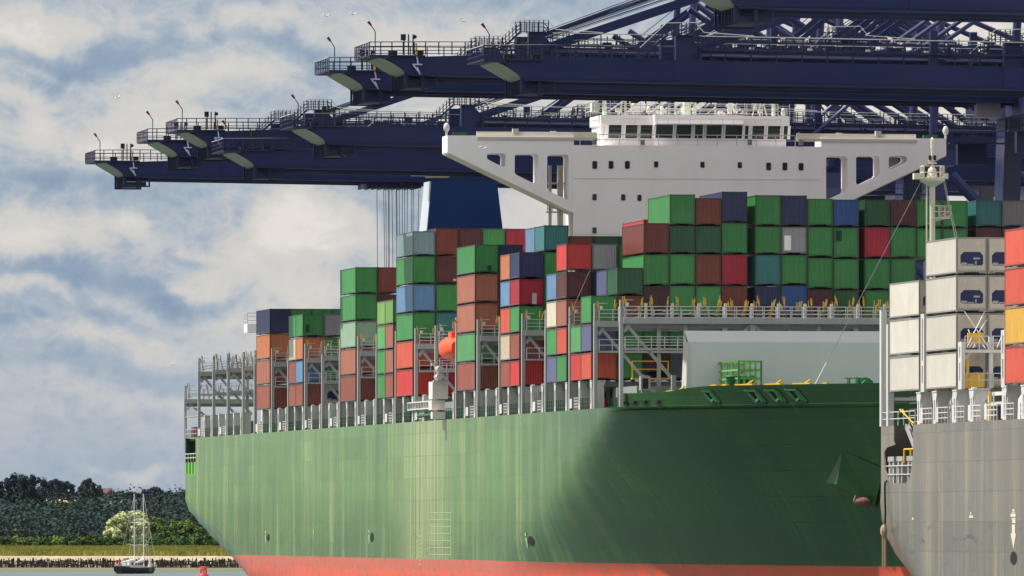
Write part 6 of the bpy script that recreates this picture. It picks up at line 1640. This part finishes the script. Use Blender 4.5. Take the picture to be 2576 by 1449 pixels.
for (y0, y1) in ((-.6, -4.5), (2.1, -.2)):
    mb.tube((0, y0, 2.6), (0, y1, 2.1), .34, .16); mb.tube((0, y0 + .02, 2.5), (0, y0, 3.5), .34, .08)
part('furled_sail', mb, paint('sail_cover_white', (.72, .71, .72), .8), og)
mb = MB(); mb.path([(0, 5.2, 1.3), (0, 6.3, 1.5)], .05); mb.rail([(-.6, 4.6, 1.2), (0, 5.6, 1.4), (.6, 4.6, 1.2)], .7, .5, .025, 1); mb.rail([(-1.3, -4.4, 1.2), (0, -5.2, 1.2), (1.3, -4.4, 1.2)], .7, .6, .025, 1); mb.tube((.2, 3.9, 1.2), (.1, 3.9, 3.0), .42, .12); part('pulpit', mb, M['lgrey'], og)
mb = MB(); mb.bar((0, -5.2, 1.4), (-.1, -5.5, 2.6), .05); mb.box(-.1, .0, -5.9, -5.3, 1.9, 2.6); part('ensign', mb, paint('red_flag', (.6, .02, .03)), og)
DG = thing('dinghy', 'small grey dinghy slung across the stern of the yacht', 'dinghy', (xy - 2.6, Yy - 3.6, 1.25), 'W', rz=R(80)); ogd = Node(DG.o, Vector((0, 0, 0)))
mb = MB(); mb.tube((-.55, -1.4, .2), (-.45, 1.3, .3), .22); mb.tube((.55, -1.4, .2), (.45, 1.3, .3), .22); mb.tube((-.45, 1.3, .3), (.45, 1.3, .3), .22); mb.box(-.5, .5, -1.3, 1.2, .02, .1); part('inflatable_tube', mb, M['steel'], ogd)
# buoy
Yb_ = F * CAMH / (1449.5 - YH); xb_ = (512 - XC) / F * Yb_
BU = thing('navigation_buoy', 'red can shaped channel buoy floating near the stern', 'buoy', (xb_, Yb_, 0), 'W'); og = Node(BU.o, Vector((0, 0, 0)))
red = paint('buoy_red', (.62, .02, .02), .35)
mb = MB(); mb.lathe([(0, -.5), (.9, -.3), (.98, .05), (.92, .2), (.68, .42), (.56, .52), (0, .52)], n=24); part('float_body', mb, red, og, autos=35)
mb = MB()
for k in range(12): t_ = 2 * math.pi * k / 12; mb.bar((.55 * math.cos(t_), .55 * math.sin(t_), .5), (.57 * math.cos(t_), .57 * math.sin(t_), 1.2), .11, .05)
mb.lathe([(.58, 1.10), (.62, 1.12), (.60, 1.62), (.45, 1.70), (.0, 1.74)], n=20); part('can_tower', mb, red, og, autos=35)
def text_mesh(txt, size):
    cu = bpy.data.curves.new('t', 'FONT'); cu.body = txt; cu.size = size; cu.align_x = 'CENTER'; cu.extrude = .01
    o = bpy.data.objects.new('t', cu); COL.objects.link(o); dg = bpy.context.evaluated_depsgraph_get(); me = bpy.data.meshes.new_from_object(o.evaluated_get(dg)); bpy.data.objects.remove(o); return me
try:
    me = text_mesh('HILL', .42); me.materials.append(M['cream']); o = bpy.data.objects.new('lettering', me); COL.objects.link(o); o.parent = BU.o; o.location = (0, -.66, 1.2); o.rotation_euler = (R(90), 0, 0)
except Exception as e: print('text', e)
# gulls
def gull(x, y, Yd, sp, bank, label):
    p = wpt(x, y, Yd); T = thing('gull', label, 'gull', p, 'W', 'gulls gliding past the cranes'); T.o.rotation_euler = (0, R(bank), R(20)); og = Node(T.o, Vector((0, 0, 0)))
    mb = MB(); mb.ell((0, 0, 0), .09, .26, .08, 10, 6); mb.ell((0, -.28, .03), .05, .08, .05, 8, 5); mb.add([(-.05, .2, 0), (.05, .2, 0), (.1, .42, .01), (-.1, .42, .01)], [(0, 1, 2, 3)]); part('body', mb, M['cream'], og, smooth=True)
    for s_ in (-1, 1):
        mb = MB(); a = sp / 2
        mb.add([(s_ * .05, -.1, .03), (s_ * a * .45, -.16, .17), (s_ * a, .08, .02), (s_ * a * .5, .06, .15), (s_ * .05, .12, .03), (s_ * .05, 0, .07), (s_ * a * .45, -.05, .2)], [(0, 1, 6, 5), (5, 6, 3, 4), (1, 2, 6), (6, 2, 3), (0, 5, 4), (0, 1, 3, 4), (1, 2, 3)]); part('wing', mb, M['lgrey'], og)
gull(821, 40, 1000, 1.15, 0, 'white gull gliding in open sky, outer of the pair'); gull(889, 36, 1000, 1.1, 5, 'white gull gliding nearer the crane stays, inner of the pair'); gull(1163, 53, 900, .9, 40, 'dark looking gull banking near the crane stays')
gull(298, 245, 900, .8, -20, 'lone gull flying high beyond the boom tips'); gull(1216, 374, 800, .95, 10, 'gull gliding before the white bridge wing'); gull(433, 917, 900, .5, 20, 'tiny gull low in the sky beside the stern')
print('objects', len(bpy.data.objects), 'polys', sum(len(m.polygons) for m in bpy.data.meshes))
# ---------------------------------------------------------------- air
mb = MB(); mb.box(-5200, 5200, -60, 9400, -7.5, 130)
m = bpy.data.materials.new('thin_haze'); m.use_nodes = True; nt = m.node_tree; nt.nodes.clear()
o_ = nt.nodes.new('ShaderNodeOutputMaterial'); pv = nt.nodes.new('ShaderNodeVolumePrincipled'); pv.inputs['Density'].default_value = 0.000004; pv.inputs['Color'].default_value = (.62, .74, .95, 1)
nt.links.new(pv.outputs[0], o_.inputs['Volume'])
solid('haze', mb, m, 'W', kind='stuff', label='thin bluish haze over the estuary', cat='haze')
